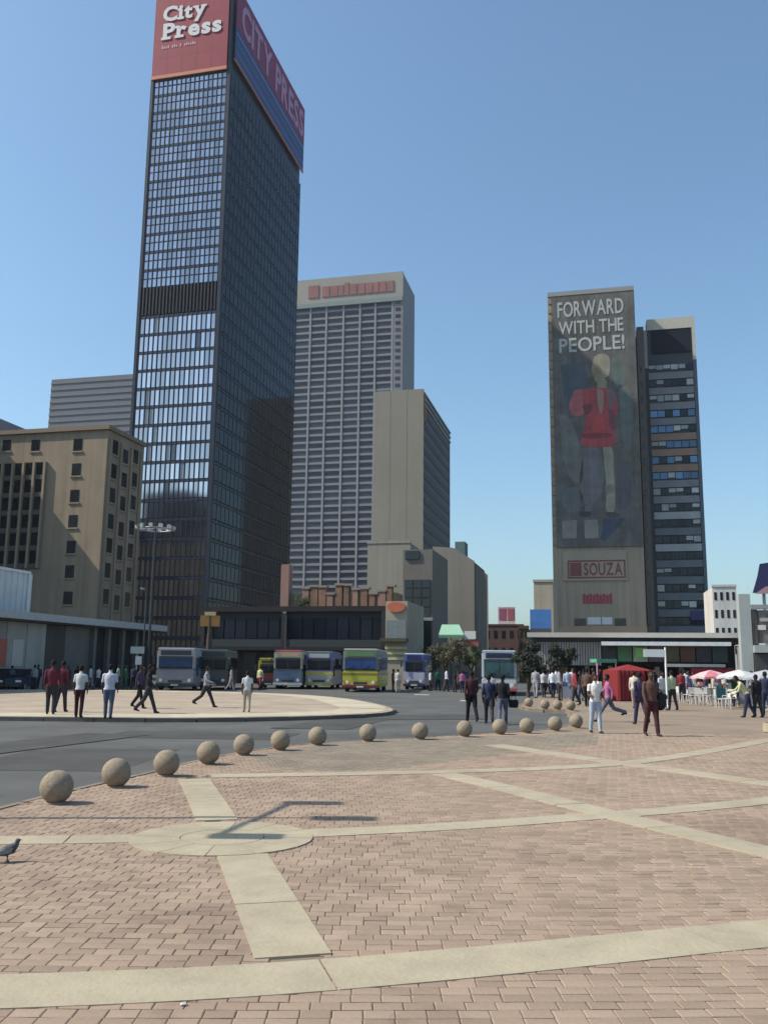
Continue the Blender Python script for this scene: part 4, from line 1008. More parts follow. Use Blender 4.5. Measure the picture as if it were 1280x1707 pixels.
person(P(411, 1187), 1.48, 190, 'person in bright white t-shirt and pale trousers alone on the island', W_, KHA, stride=.2, sleeve=.6)
person(P(385, 1152), 1.6, 90, 'distant person in grey clothes walking behind the island', GRY, GRY, stride=.5, vox=.03)
person(P(786, 1204, GZ), 1.72, 190, 'tall person in dark red top and black trousers crossing the road', MARD, BLK, stride=.45, bend=(.6, .3), fat=1.1)
person(P(815, 1207, GZ), 1.62, 175, 'person in navy jacket with white collar crossing the road, left of the pair', NAV, DKT, stride=.6, bend=(.5, .5), fat=1.05)
person(P(838, 1208, GZ), 1.64, 170, 'person in black jacket crossing the road, right of the pair', BLK, JEAN, stride=-.6, bend=(.7, .3), fat=1.08)
person(P(819, 1178, GZ), 1.6, 180, 'person in white shirt walking in front of the white bus', W_, DKT, stride=.4, vox=.025)
person(P(993, 1222), 1.55, 10, 'person in white top and pale blue jeans by the last bollard', cloth((.72, .66, .62)), LJEAN, stride=.2, sleeve=.5, bend=(1.3, 1.1), fat=1.05)
person(P(1014, 1203), 1.62, 265, 'person in pink top and dark jeans striding behind the one in pale jeans', PINK, cloth((.10, .11, .16)), stride=1.0, bend=(.6, .6))
person(P(1087, 1227), 1.66, 10, 'person in brown jacket and maroon trousers walking on the plaza with a dark shoulder bag', BRN, MARD, stride=.3, bend=(.3, .5), fat=1.12)
person(P(1068, 1208), 1.62, 190, 'person in dark purple clothes just behind the one in the brown jacket', PUR, PUR, stride=.5, bend=(.3, .3))
person(P(1058, 1181), 1.62, 150, 'person in cream white shirt near the red tent', CRM_, KHA, stride=.3, vox=.025)
person(P(1104, 1184), 1.62, 30, 'person in long white shirt between the brown jacket and the white pole', W_, GRY, stride=.25, vox=.025)
person(P(1121, 1184), 1.66, 200, 'person in pale green shirt and dark trousers beside the white pole', LGRN, DKT, stride=.25, vox=.025)
person(P(1247, 1196), 1.58, 250, 'person in pale yellow top bending forward at the right edge', YEL, NAV, stride=.35, lean=.55, bow=.8, bend=(.5, .6), reach=.5)
person(P(1263, 1196), 1.55, 200, 'person in black jacket beside the one in pale yellow at the right edge', BLK, DKT, stride=.2, fat=1.15)
person(P(1278, 1194), 1.66, 170, 'person in dark navy clothes cut by the right edge of the photo', NAV, NAV, stride=.25, fat=1.15)
BG = [(906, 1163, W_, DKT, 'white shirt', 'leftmost of the far group by the hall'), (921, 1164, cloth((.70, .70, .74)), NAV, 'off-white shirt', 'second of the far group by the hall'), (932, 1168, GRY, DKT, 'grey shirt', 'between the far pairs by the hall'),
      (946, 1165, BLUEW, JEAN, 'pale blue shirt', 'under the small dark tree'), (938, 1160, NAV, BLK, 'navy shirt', 'behind the small dark tree'), (893, 1164, GRY, GRY, 'grey coat', 'in the shade left of the far group'),
      (968, 1170, BLK, DKT, 'black shirt', 'right of the small dark tree'), (958, 1176, RED_, DKT, 'red shirt', 'near the back row of bollards'), (979, 1178, BRN, BLK, 'brown shirt', 'between the back bollards and the pale jeans'),
      (1150, 1172, NAV, BLK, 'navy shirt', 'at the stalls left of the pink parasol'), (1176, 1168, PUR, DKT, 'purple shirt', 'under the pink parasol'), (1197, 1170, PINK, NAV, 'pink shirt', 'between the two parasols'), (1228, 1178, GRN, DKT, 'green shirt', 'under the white parasol'),
      (1143, 1165, LIL, JEAN, 'lilac shirt', 'in front of the hall beside the pale green shirt'), (1232, 1170, BLK, BLK, 'black clothes', 'behind the white parasol'), (1000, 1163, BLK, NAV, 'black shirt', 'in front of the hall left of the red tent')]
BG += [(1136, 1168, RED_, DKT, 'dark red shirt', 'beside the lilac shirt by the hall'), (1158, 1163, GRY, BLK, 'grey jacket', 'behind the left stall table'), (1168, 1165, BLK, NAV, 'black jacket', 'behind the stall table left of the pink parasol'), (1189, 1163, YEL, DKT, 'dull yellow shirt', 'behind the pink parasol'), (1208, 1165, W_, JEAN, 'white shirt', 'behind the teal stall table'),
       (1218, 1168, NAV, DKT, 'navy jacket', 'left of the green shirt at the stalls'), (1238, 1164, MARD, BLK, 'maroon jacket', 'behind the white parasol pole'), (1254, 1170, GRY, DKT, 'grey shirt', 'behind the bending yellow top'), (1270, 1172, PUR, BLK, 'dark purple coat', 'under the grey parasol'), (913, 1157, DKT, BLK, 'charcoal shirt', 'behind the two pale shirts by the hall'),
       (927, 1156, W_, NAV, 'white shirt', 'deep in the shade of the hall front'), (954, 1158, LIL, DKT, 'lilac shirt', 'behind the pale blue shirt by the hall'), (973, 1158, NAV, NAV, 'navy overall', 'in the dark hall front left of the tent'), (990, 1160, MAR, BLK, 'maroon shirt', 'in the hall front by the green topped stall'), (1092, 1164, BLK, DKT, 'black jacket', 'right of the red tent in the hall front')]
random.seed(3)
for i, (x, y, t, l, c, wh) in enumerate(BG):
    person(P(x, y), random.uniform(1.58, 1.78), random.choice((0, 30, 90, 150, 180, 200, 270)), 'distant person in %s %s' % (c, wh), t, l, stride=random.uniform(-.5, .5), fat=random.uniform(1, 1.12), vox=.028)
BG2 = [(40, 1150, BLK, DKT, 'black top under the canopy near the parked car'), (56, 1152, GRY, DKT, 'grey top under the canopy beside the parked car'), (62, 1150, DKT, BLK, 'dark jacket under the canopy left of the island group'), (150, 1150, W_, GRY, 'white dress shirt under the canopy between the white t-shirts'),
       (163, 1151, W_, NAV, 'white shirt under the canopy behind the blue grey jeans'), (196, 1150, LGRN, DKT, 'pale green shirt in the shade of the arcade end'), (209, 1150, GRN, GRN, 'green clothes in the shade of the arcade end'), (222, 1151, NAV, BLK, 'navy top at the arcade end'), (240, 1152, BLK, BLK, 'black clothes left of the grey bus'),
       (128, 1149, BLK, DKT, 'black top in the dark arcade'), (112, 1150, DKT, NAV, 'dark top in the arcade behind the island group'), (18, 1152, JEAN, BLK, 'blue top at the far left under the canopy'), (433, 1150, YEL, RED_, 'yellow jacket between the buses'), (717, 1152, W_, DKT, 'white shirt on the far pavement right of the small bus'), (730, 1152, GRN, BLK, 'green shirt on the far pavement by the street trees'),
       (744, 1153, LIL, DKT, 'lilac shirt on the far pavement by the street trees'), (758, 1154, BLK, DKT, 'black shirt at the far street corner'), (770, 1155, PINK, NAV, 'pink shirt at the far street corner'), (655, 1154, PUR, DKT, 'purple shirt in front of the corner shop'), (663, 1155, CRM_, KHA, 'cream shirt in front of the corner shop')]
for i, (x, y, t, l, wh) in enumerate(BG2):
    person(ground(x, y, GZ), random.uniform(1.6, 1.8), random.choice((0, 30, 90, 150, 180, 270)), 'distant person in ' + wh, t, l, stride=random.uniform(-.5, .5), fat=random.uniform(1, 1.12), vox=.03)
finish_people()
# bags
p = P(1087, 1227); bo = empty('shoulder_bag', p + Vector((.27, .10, .72)), .3, 'dark round shoulder bag hanging at the side of the brown jacket', 'bag')
MB().ball((0, 0, .17), .22, .62, .95, 1.1, 14, 10).build('bag_body', cloth((.02, .022, .02)), bo, smooth=True)
MB().tube((0, -.1, .38), (-.16, -.02, .66), .014).tube((0, .1, .38), (-.16, .05, .66), .014).build('strap', BLK, bo)
boxpart('flap', cloth((.03, .032, .03)), bo, -.08, .155, -.13, .13, .20, .36, bevel=.03)
p = P(838, 1208, GZ); bo = empty('handbag', p + Vector((.36, .02, .55)), .2, 'black handbag carried by the right walker of the pair on the road', 'bag')
boxpart('bag_body', BLK, bo, -.16, .16, -.06, .06, 0, .26, bevel=.03)
MB().tube((-.09, 0, .25), (-.04, 0, .40), .01).tube((-.04, 0, .40), (.04, 0, .40), .01).tube((.04, 0, .40), (.09, 0, .25), .01).build('handle', BLK, bo)

# ---------------------------------------------------------------- vehicles
LAMP = paint((.75, .75, .72), .15); REDL = paint((.4, .03, .03), .2); BUSG = mat('bus_glass', (.015, .02, .028), .06, .1, .5)
tyre_me = MB().lathe([(.30, -.14), (.47, -.14), (.50, -.10), (.50, .10), (.47, .14), (.30, .14)], 24).mesh('tyre', RUBBER)
rim_me = MB().lathe([(.05, -.15), (.30, -.145), (.30, .145), (.05, .15)], 16).mesh('rim', STEEL)
def wheel(parent, x, y, r=.5, w=1.0):
    t = link('wheel', tyre_me, parent, (x, y, r), (0, math.pi / 2, 0), (r / .5, r / .5, w)); link('rim', rim_me, t)
def bus(loc, rz, label, body, lower=None, roof=None, glass=BUSG, W=2.5, L=10.0, H=3.05, stripe=None, board=None, bumper=None, wt=.42, category='bus', sill=None):
    o = empty('bus', loc, rz, label, category)
    lower = lower or body; roof = roof or body; hw = W / 2; sz = sill or H * .49; tz = H * .80
    AMB = paint((.5, .22, .03), .3)
    boxpart('body', body, o, -hw, hw, 0, L, sz - .02, H - .10, bevel=.10)
    boxpart('lower_body', lower, o, -hw - .01, hw + .01, -.02, L, .32, sz, bevel=.06)
    boxpart('roof', roof, o, -hw + .04, hw - .04, .03, L - .05, H - .14, H, bevel=.05)
    boxpart('windscreen', glass, o, -hw + .16, hw - .16, -.035, .02, sz + .06, tz, bevel=.02)
    boxpart('destination_board', board or DARKMETAL, o, -hw + .28, hw - .28, -.045, .02, tz + .08, H - .2)
    if stripe: boxpart('stripe', stripe, o, -hw - .016, hw + .016, -.026, L, sz - .34, sz - .16)
    boxpart('bumper', bumper or DARKMETAL, o, -hw - .02, hw + .02, -.10, .3, .30, .52, bevel=.04)
    boxpart('grille', DARKMETAL, o, -.5, .5, -.04, .02, .56, .74)
    boxpart('number_plate', paint((.6, .58, .45)), o, -.26, .26, -.115, -.095, .34, .45)
    for sx in (-1, 1):
        MB().tube((sx * (hw - .34), -.05, .72), (sx * (hw - .34), 0, .72), .12, n=12).build('headlight', LAMP, o)
        MB().tube((sx * (hw - .02), -.02, tz), (sx * (hw + .18), -.20, tz - .1), .02).box(sx * (hw + .18) - .07, sx * (hw + .18) + .07, -.24, -.18, tz - .55, tz - .12).build('mirror', DARKMETAL, o)
        n = max(2, int(L / 1.45))
        for k in range(n):
            y0 = .45 + k * (L - .8) / n
            boxpart('side_window', glass, o, sx * hw - .02, sx * hw + .02, y0, y0 + (L - .8) / n - .1, sz + .1, tz)
        wheel(o, sx * (hw - .15), L * .2, wt); wheel(o, sx * (hw - .15), L * .76, wt)
    for x0 in (-hw + .35, .1):
        MB().tube((x0, -.05, sz + .08), (x0 + .55, -.05, sz + .42), .014, n=5).build('wiper', RUBBER, o)
    boxpart('centre_post', DARKMETAL, o, -.03, .03, -.048, -.034, sz + .07, tz - .01)
    boxpart('sun_visor', DARKMETAL, o, -hw + .2, hw - .2, -.05, -.036, tz - .16, tz - .02)
    for sx in (-1, 1): boxpart('indicator', AMB, o, sx * (hw - .12) - .06, sx * (hw - .12) + .06, -.045, .0, .66, .78)
    boxpart('door', lower, o, hw - .005, hw + .022, .55, 1.55, .36, tz - .01); boxpart('door_glass', glass, o, hw + .018, hw + .03, .62, 1.48, sz - .45, tz - .1)
    boxpart('skirt_seam', DARKMETAL, o, -hw - .012, hw + .012, -.022, L * .98, .80, .815)
    boxpart('roof_hatch', DARKMETAL, o, -.4, .4, L * .3, L * .3 + .8, H, H + .07)
    boxpart('dashboard', RUBBER, o, -hw + .2, hw - .2, -.042, -.0345, sz + .062, sz + .16)
    return o
HEAD = -GA
def gp(px, py): return ground(px, py, GZ)
bus(gp(600, 1154), -math.atan((600 - 640) / FPX) - R(7), 'yellow and blue bus with pale roof line, largest in the row before the dark hall', paint((.22, .24, .20)), paint((.46, .41, .05)), paint((.52, .46, .44)), stripe=paint((.22, .18, .05)), glass=mat('sky_reflect_bus_glass', (.03, .07, .20), .12, .2, .6), W=2.6, L=8, H=3.15, board=paint((.12, .22, .10)), bumper=paint((.16, .03, .05)))  # blue of the windows is a sky reflection painted into the glass colour
bus(gp(531, 1149), -math.atan((531 - 640) / FPX) - R(7), 'bus with blue and lilac window front left of the yellow and blue bus', paint((.16, .16, .34)), paint((.40, .38, .42)), paint((.22, .30, .26)), stripe=paint((.5, .45, .05)), W=2.2, L=8, H=3.05, board=paint((.45, .46, .42)), bumper=paint((.4, .38, .1)))
bus(gp(479, 1149), -math.atan((479 - 640) / FPX) - R(7), 'bus with red and white top and cream front, second from the grey van', paint((.48, .46, .34)), paint((.12, .17, .24)), paint((.58, .14, .16)), W=2.3, L=9, H=3.1, board=paint((.55, .38, .24)), bumper=paint((.5, .5, .5)))
bus(gp(443, 1149) + Vector((0, 1.5, 0)), -math.atan((443 - 640) / FPX) - R(7), 'small yellow minibus squeezed left of the red topped bus', paint((.55, .47, .06)), paint((.32, .05, .05)), None, W=1.7, L=5, H=2.45, wt=.34, category='minibus')
bus(gp(291, 1151), .02, 'pale grey box bus with blue windscreen right of the arcade', paint((.40, .38, .40)), paint((.27, .25, .27)), paint((.55, .52, .56)), W=2.75, L=6, H=3.05, glass=mat('blue_windscreen', (.03, .06, .13), .08))
bus(gp(354, 1150), -math.atan((354 - 640) / FPX) - R(7), 'dull green grey bus with rounded roof between the pale grey and red topped buses', paint((.11, .13, .12)), paint((.09, .09, .085)), paint((.20, .24, .22)), W=2.2, L=8, H=3.0)
bus(gp(690, 1150), -math.atan((690 - 640) / FPX) - R(7), 'small blue and white bus beside the corner shop', paint((.10, .14, .30)), paint((.42, .42, .52)), paint((.60, .62, .68)), W=1.75, L=6, H=3.0, board=paint((.03, .03, .12)), bumper=paint((.04, .04, .10)))
bus(gp(832, 1160), R(-7), 'white topped city bus with teal windscreen facing the plaza right of the street gap', paint((.50, .52, .55)), paint((.52, .53, .55)), paint((.55, .58, .66)), W=2.35, L=11, H=3.05, glass=mat('teal_glass', (.05, .10, .11), .08, .4, 1.0), board=paint((.03, .035, .06)), bumper=paint((.40, .10, .10)), sill=1.15)
def car(loc, rz, label, col, group=None):
    o = empty('parked_car', loc, rz, label, 'car', group)
    prof = [(0, .35), (0, .72), (.15, .82), (1.05, .92), (3.9, .95), (4.15, .88), (4.2, .40), (4.1, .30), (.1, .28)]
    MB().prism([(-.83, y, z) for y, z in prof], (1.66, 0, 0)).build('body', col, o, bevel=.05)
    cab = [(1.0, .90), (1.75, 1.38), (3.0, 1.42), (3.8, .93)]
    MB().prism([(-.70, y, z) for y, z in cab], (1.40, 0, 0)).build('cabin', BUSG, o, bevel=.05)
    boxpart('roof', col, o, -.66, .66, 1.72, 3.05, 1.38, 1.44, bevel=.025)
    for sx in (-1, 1):
        boxpart('headlight', LAMP, o, sx * .62 - .17, sx * .62 + .17, -.03, .05, .60, .73)
        wheel(o, sx * .76, .8, .31, .7); wheel(o, sx * .76, 3.35, .31, .7)
        boxpart('mirror', col, o, sx * .92 - .08, sx * .92 + .08, 1.25, 1.4, .92, 1.04, bevel=.02)
    boxpart('grille', DARKMETAL, o, -.4, .4, -.02, .05, .50, .62); boxpart('bumper', DARKMETAL, o, -.82, .82, -.06, .2, .30, .46, bevel=.03)
car(gp(13, 1153), .12, 'dark blue parked car with pale headlights at the left edge under the canopy', paint((.04, .05, .09), .25), 'cars parked under the canopy')
car(gp(-18, 1153), .12, 'black parked car cut by the left edge under the canopy', paint((.015, .015, .02), .25), 'cars parked under the canopy')
car(gp(772, 1146), HEAD, 'dark red car waiting in the far street left of the white topped bus', paint((.16, .05, .06), .25))

# ---------------------------------------------------------------- trees
BARK = mat('bark', (.09, .07, .05), .95, .25, 6, bump=.4)
def leafmat(nm, c): return mat(nm, c, .7, .2, 2, island=.45)
def tree(loc, h, r, label, leaf, n=1100, trunk=.14, low=.35, size=.085, seed=1, group=None):
    rnd = random.Random(seed)
    o = empty('street_tree', loc, rnd.uniform(0, 6), label, 'tree', group)
    tb = MB(); th = h * low
    tb.tube((0, 0, -.05), (.05, 0, th), trunk, trunk * .7)
    tips = []
    for k in range(7):
        a = rnd.uniform(0, 6.28); rr = r * rnd.uniform(.35, .75); e = Vector((math.cos(a) * rr, math.sin(a) * rr, th + (h - th) * rnd.uniform(.35, .85)))
        mid = Vector((e.x * .4, e.y * .4, th + (e.z - th) * .55)); tb.tube((.05, 0, th - .1), mid, trunk * .5, trunk * .3, 6).tube(mid, e, trunk * .3, trunk * .1, 5); tips.append(e)
    tb.build('trunk', BARK, o)
    cl = [(e, r * rnd.uniform(.28, .5)) for e in tips] + [(Vector((rnd.gauss(0, r * .35), rnd.gauss(0, r * .35), th + (h - th) * rnd.uniform(.3, .9))), r * rnd.uniform(.25, .45)) for _ in range(9)]
    lm = MB()
    for _ in range(n * 3):
        c, cr = rnd.choice(cl); d = Vector((rnd.gauss(0, 1), rnd.gauss(0, 1), rnd.gauss(0, .8))); d = d.normalized() * cr * rnd.random() ** .4
        p = c + d; s = size * rnd.uniform(.6, 1.3); nrm = (d.normalized() + Vector((rnd.gauss(0, .5), rnd.gauss(0, .5), rnd.gauss(.4, .5)))).normalized()
        a = nrm.orthogonal().normalized(); b = nrm.cross(a); t = rnd.uniform(0, 6.28); a, b = a * math.cos(t) + b * math.sin(t), b * math.cos(t) - a * math.sin(t)
        lm.add([p - a * s, p + b * s * .45, p + a * s, p - b * s * .45], [(0, 1, 2, 3)])
    lm.build('crown', leaf, o)
LD = leafmat('dark_leaf', (.025, .032, .022)); LG = leafmat('green_leaf', (.05, .075, .03)); LB = leafmat('olive_leaf', (.085, .075, .045))
tree(P(880, 1165, GZ), 3.6, 1.15, 'dark dense tree right of the white topped bus', LD, 1500, low=.12, seed=3)
tree(P(938, 1163), 3.1, 1.0, 'small round dark tree in front of the grey ribbed hall wall', LD, 1100, low=.45, seed=5)
for i, (px, py, h, r, c, wh) in enumerate([(722, 1148, 3.6, 1.3, LD, 'dark street tree beside the narrow glass building'), (745, 1149, 4.0, 1.4, LB, 'olive street tree below the green awning'), (768, 1150, 4.3, 1.3, LB, 'olive brown tree in front of the warehouse corner'), (790, 1149, 4.1, 1.2, LG, 'green tree left of the white topped bus')]):
    tree(gp(px, py) + Vector((0, 3, 0)), h, r, wh, c, 900, seed=20 + i, group='street trees by the warehouse')
tree(gp(478, 1140) + Vector((-1, 28, 0)), zt + 5.5 if False else 11.2, 1.4, 'green tree sticking up beside the pink pillar of the terrace', LG, 900, low=.75, seed=31)

# green awning at the warehouse corner
aw = empty('market_awning', ground(752, 1140, GZ) + Vector((0, 0, 0)), -GA, 'pale green sloping awning roof on posts at the street corner', 'awning')
y0 = 0; D = aw.location.y
wpx = D / FPX
za = CAM_H + (1113 - 1060) * wpx - GZ; zb_ = CAM_H + (1113 - 1042) * wpx - GZ; xw = 21 * wpx
MB().prism([(-xw, 0, za), (xw, 0, za), (xw * .4, 2.2, zb_), (-xw, 2.2, zb_)], (0, 0, .08)).build('awning_roof', paint((.24, .40, .29), .6), aw)
boxpart('valance', paint((.10, .24, .14), .7), aw, -xw, xw, -.05, .0, za - .3, za)
for x in (-xw, 0, xw): MB().tube((x * .96, .1, 0), (x * .96, .1, za), .06).build('post', DARKMETAL, aw)
for k in range(5): boxpart('goods_crate', paint(((.35, .12, .06), (.42, .34, .2), (.3, .08, .06), (.45, .4, .34), (.2, .2, .1))[k], .8), aw, -xw + k * xw * .4, -xw + k * xw * .4 + .5, .3, .9, 2.6 - .4 * (k % 2), 3.1)
boxpart('sign_board', paint((.36, .09, .07), .7), aw, xw * .6, xw * 2.1, .5, .6, za - 1.3, za - .5)
boxpart('white_sign', paint((.62, .6, .56), .7), aw, xw * 1.0, xw * 1.9, .4, .49, za - .4, za + .5)

# ---------------------------------------------------------------- masts, poles, lamps
md = gp(245, 1146)
hm = empty('high_mast', md, 0, 'tall slim lighting mast with a ring of floodlights, before the glass tower', 'lamp')
mz = CAM_H + (1107 - 885) / FPX * md.y * 1.02 - GZ
MB().tube((0, 0, 0), (0, 0, mz), .12, .07, 10).build('mast', DARKMETAL, hm)
MB().tube((0, 0, 0), (0, 0, .5), .24, .22, 10).build('base', DARKMETAL, hm)
rp_ = [(1.35 * math.cos(t), 1.35 * math.sin(t)) for t in [2 * math.pi * i / 12 for i in range(12)]]
mb = MB()
for i in range(12): mb.tube((*rp_[i], mz - .1), (*rp_[(i + 1) % 12], mz - .1), .05)
for i in range(0, 12, 3): mb.tube((0, 0, mz - .05), (*rp_[i], mz - .1), .04)
mb.build('ring', STEEL, hm)
FLOOD = paint((.27, .265, .26), .5)
for i in range(12):
    t = 2 * math.pi * i / 12
    f = MB().box(-.17, .17, -.08, .13, -.15, .15).build('floodlight', FLOOD, hm, (rp_[i][0] * 1.14, rp_[i][1] * 1.14, mz + .02), (.5, 0, t + math.pi / 2), bevel=.03)
    boxpart('lens', paint((.7, .7, .68), .1), f, -.14, .14, -.095, -.081, -.12, .12)
def pole(name, label, px, py, h, r, m, z=GZ, cat='pole', extra=None):
    o = empty(name, ground(px, py, z), 0, label, cat)
    MB().tube((0, 0, 0), (0, 0, h), r, r * .8, 10).build('shaft', m, o); MB().lathe([(r * 2, 0), (r * 2, .06), (r * 1.2, .12)], 10).build('base', m, o)
    if extra: extra(o, h)
    return o
def lampx(o, h):
    MB().tube((0, 0, h - .05), (0, -1.1, h + .15), .04).build('arm', DARKMETAL, o); boxpart('lamp_head', STEEL, o, -.13, .13, -1.6, -1.0, h + .08, h + .22, bevel=.03)
WP = paint((.75, .75, .74), .5)
pole('white_pole', 'plain white pole standing on the plaza right of the brown jacket', 1112, 1180, 2.75, .05, WP, 0, extra=lambda o, h: boxpart('white_flag', WP, o, -1.0, -.06, -.02, .02, h - .45, h - .1))
pole('street_lamp', 'thin dark street lamp beside the lighting mast at the arcade end', 236, 1147, 7.5, .07, DARKMETAL, extra=lampx)
pole('street_lamp', 'dark street lamp in front of the podium between the buses', 474, 1146, 6.2, .07, DARKMETAL, extra=lampx)
def sgn(o, h):
    boxpart('sign_board', paint((.30, .36, .36), .5), o, -.5, .5, -.06, -.01, h - .5, h); boxpart('sign_board', paint((.5, .5, .52), .5), o, -.1, .35, -.07, -.02, h - 1.3, h - .7)
pole('bus_stop_sign', 'grey bus stop sign on a pole at the end of the arcade', 226, 1150, 3.1, .05, STEEL, extra=sgn)
def orange(o, h):
    boxpart('sign_box', paint((.35, .17, .05), .6), o, -.9, .9, -.2, .2, h - 1.0, h); boxpart('sign_cap', paint((.55, .42, .22), .6), o, -.5, .5, -.22, .22, h + .01, h + .35)
pole('pylon_sign', 'brown pylon with small orange sign box at the left end of the podium', 346, 1142, 6.4, .28, mat('pylon_brown', (.09, .06, .045), .8), extra=orange)
# the square's lamp post: it stands outside the frame at the left, its shadow falls across the paving
tip = ground(480, 1366)
hL = 6.2; sx_ = hL / math.tan(SUN_EL)
jx = ground(446, 1363)
lp = empty('lamp_post', Vector((jx.x, jx.y, 0)) + Vector((-sx_ * math.cos(SUN_FROM - math.pi), -sx_ * math.sin(SUN_FROM - math.pi), 0)), 0, 'tall three headed lamp post left of the frame whose shadow crosses the cream disc', 'lamp')
MB().tube((0, 0, 0), (0, 0, hL), .06, .05, 10).build('shaft', DARKMETAL, lp); MB().lathe([(.2, 0), (.2, .1), (.12, .4)], 12).build('base', DARKMETAL, lp)
MB().tube((-.24, -1.2, hL - .1), (.24, 1.15, hL - .1), .042).tube((0, 0, hL - .05), (.75, .02, hL - .05), .035).build('crossbar', DARKMETAL, lp)
for x, y in ((-.24, -1.2), (.24, 1.15), (.68, .02)):
    boxpart('lamp_head', STEEL, lp, x - .05, x + .62, y - .15, y + .15, hL - .18, hL - .02, bevel=.03)

# ---------------------------------------------------------------- market: tent, parasols, chairs, stalls
tn = empty('market_tent', P(1048, 1168), R(8), 'dark red market tent with pitched roof and side curtains before the hall', 'tent')
TRED = cloth((.20, .026, .028), 'canvas'); 
hw = 1.08; zt_ = 1.66
MB().add([(-hw, -hw, zt_), (hw, -hw, zt_), (hw, hw, zt_), (-hw, hw, zt_), (0, 0, zt_ + .34)], [(0, 1, 4), (1, 2, 4), (2, 3, 4), (3, 0, 4), (3, 2, 1, 0)]).build('roof', TRED, tn)
for s_, (ax, ay) in ((0, (0, -1)), (1, (0, 1)), (2, (-1, 0)), (3, (1, 0))):
    mb = MB(); n = 14; x_end = hw if s_ else hw * .5
    pts = []
    for k in range(n + 1):
        t = -hw + (x_end + hw) * k / n; d = hw + (.05 if k % 2 else -.02); pts.append((t, d))
    for (t0_, d0), (t1_, d1) in zip(pts, pts[1:]):
        q = [((t0_, ay * d0) if ay else (ax * d0, t0_)), ((t1_, ay * d1) if ay else (ax * d1, t1_))]
        mb.add([(*q[0], .05), (*q[1], .05), (*q[1], zt_ - .01), (*q[0], zt_ - .01)], [(0, 1, 2, 3)])
    mb.build('curtain', TRED, tn)
for sx in (-1, 1):
    for sy in (-1, 1): MB().tube((sx * (hw - .06), sy * (hw - .06), 0), (sx * (hw - .06), sy * (hw - .06), zt_), .03).build('post', paint((.45, .2, .28)) if sx < 0 else STEEL, tn)
gp_ = empty('gazebo', P(1010, 1166) , R(5), 'small green topped stall left of the red tent with a pink post', 'stall')
boxpart('roof', paint((.08, .30, .18), .7), gp_, -.7, .5, -.6, .6, 2.1, 2.3); 
for x in (-.65, .45): MB().tube((x, -.5, 0), (x, -.5, 2.1), .04).build('post', paint((.55, .30, .40)), gp_)
boxpart('table', paint((.3, .2, .15), .8), gp_, -.6, .4, -.4, .4, .7, .76)
for x in (-.55, .35): boxpart('table_leg', DARKMETAL, gp_, x - .03, x + .03, -.35, -.29, 0, .699)
def parasol(px, py, r, h, label, c1, c2):
    o = empty('parasol', P(px, py), random.uniform(0, 1), label, 'parasol', 'market parasols')
    MB().tube((0, 0, 0), (0, 0, h), .025).build('pole', STEEL, o); MB().lathe([(.25, 0), (.25, .06), (.06, .12)], 12).build('base', CONC, o)
    n = 8
    for k in range(n):
        a, b = 2 * math.pi * k / n, 2 * math.pi * (k + 1) / n
        A = Vector((math.cos(a) * r, math.sin(a) * r, h - .34)); B = Vector((math.cos(b) * r, math.sin(b) * r, h - .34)); T = Vector((0, 0, h + .02)); M_ = (A + B) / 2 * .97; M_.z = h - .29
        A2, B2 = A.lerp(T, .5), B.lerp(T, .5); 
        A2.z += .05; B2.z += .05
        dn = Vector((0, 0, -.10))
        MB().add([A, M_, B, B2, T, A2, A + dn, M_ + dn, B + dn], [(0, 1, 5), (1, 2, 3), (1, 3, 5), (5, 3, 4), (0, 6, 7, 1), (1, 7, 8, 2)]).build('canopy_panel', c1 if k % 2 else c2, o)
parasol(1186, 1176, 1.05, 1.72, 'pink and white parasol over the stalls right of the white pole', cloth((.45, .16, .19), 'canvas'), cloth((.55, .38, .38), 'canvas'))
parasol(1234, 1179, 1.1, 1.75, 'white parasol over the stalls near the right edge', cloth((.52, .51, .49), 'canvas'), cloth((.45, .45, .44), 'canvas'))
parasol(1279, 1186, 1.1, 1.75, 'grey parasol cut by the right edge of the photo', cloth((.34, .34, .36), 'canvas'), cloth((.30, .30, .33), 'canvas'))
CH = paint((.55, .53, .51), .45)
def chair_parts():
    seat = MB().box(-.22, .22, -.22, .22, .42, .45).mesh('seat', CH, bevel=.01)
    back = MB().box(-.22, .22, .20, .235, .52, .85).box(-.22, -.17, .20, .235, .44, .52).box(.17, .22, .20, .235, .44, .52).mesh('backrest', CH)
    leg = MB().tube((0, 0, 0), (0, 0, .43), .022, n=6).mesh('leg', CH)
    return seat, back, leg
cse, cba, cle = chair_parts()
spots = [(1148, 1172), (1157, 1174), (1166, 1175), (1178, 1174), (1186, 1176), (1200, 1180), (1208, 1182), (1216, 1180), (1172, 1170), (1214, 1174), (1134, 1171), (1192, 1172)]
where = ['leftmost by the stalls', 'second from the left by the stalls', 'third from the left by the stalls', 'before the pink parasol pole', 'just right of the pink parasol pole', 'in the nearest trio left of the white parasol', 'middle of the nearest trio', 'right of the nearest trio', 'behind the pink parasol', 'behind the nearest trio', 'farthest left, by the pale green shirt', 'between the two parasols']
for (x, y), wh in zip(spots, where):
    o = empty('plastic_chair', P(x, y), random.uniform(0, 6.28), 'white plastic chair ' + wh, 'chair', 'white plastic chairs at the stalls')
    link('seat', cse, o); link('backrest', cba, o)
    for sx in (-1, 1):
        for sy in (-1, 1): link('leg', cle, o, (sx * .19, sy * .19, 0), (sy * -.06, sx * .06, 0))
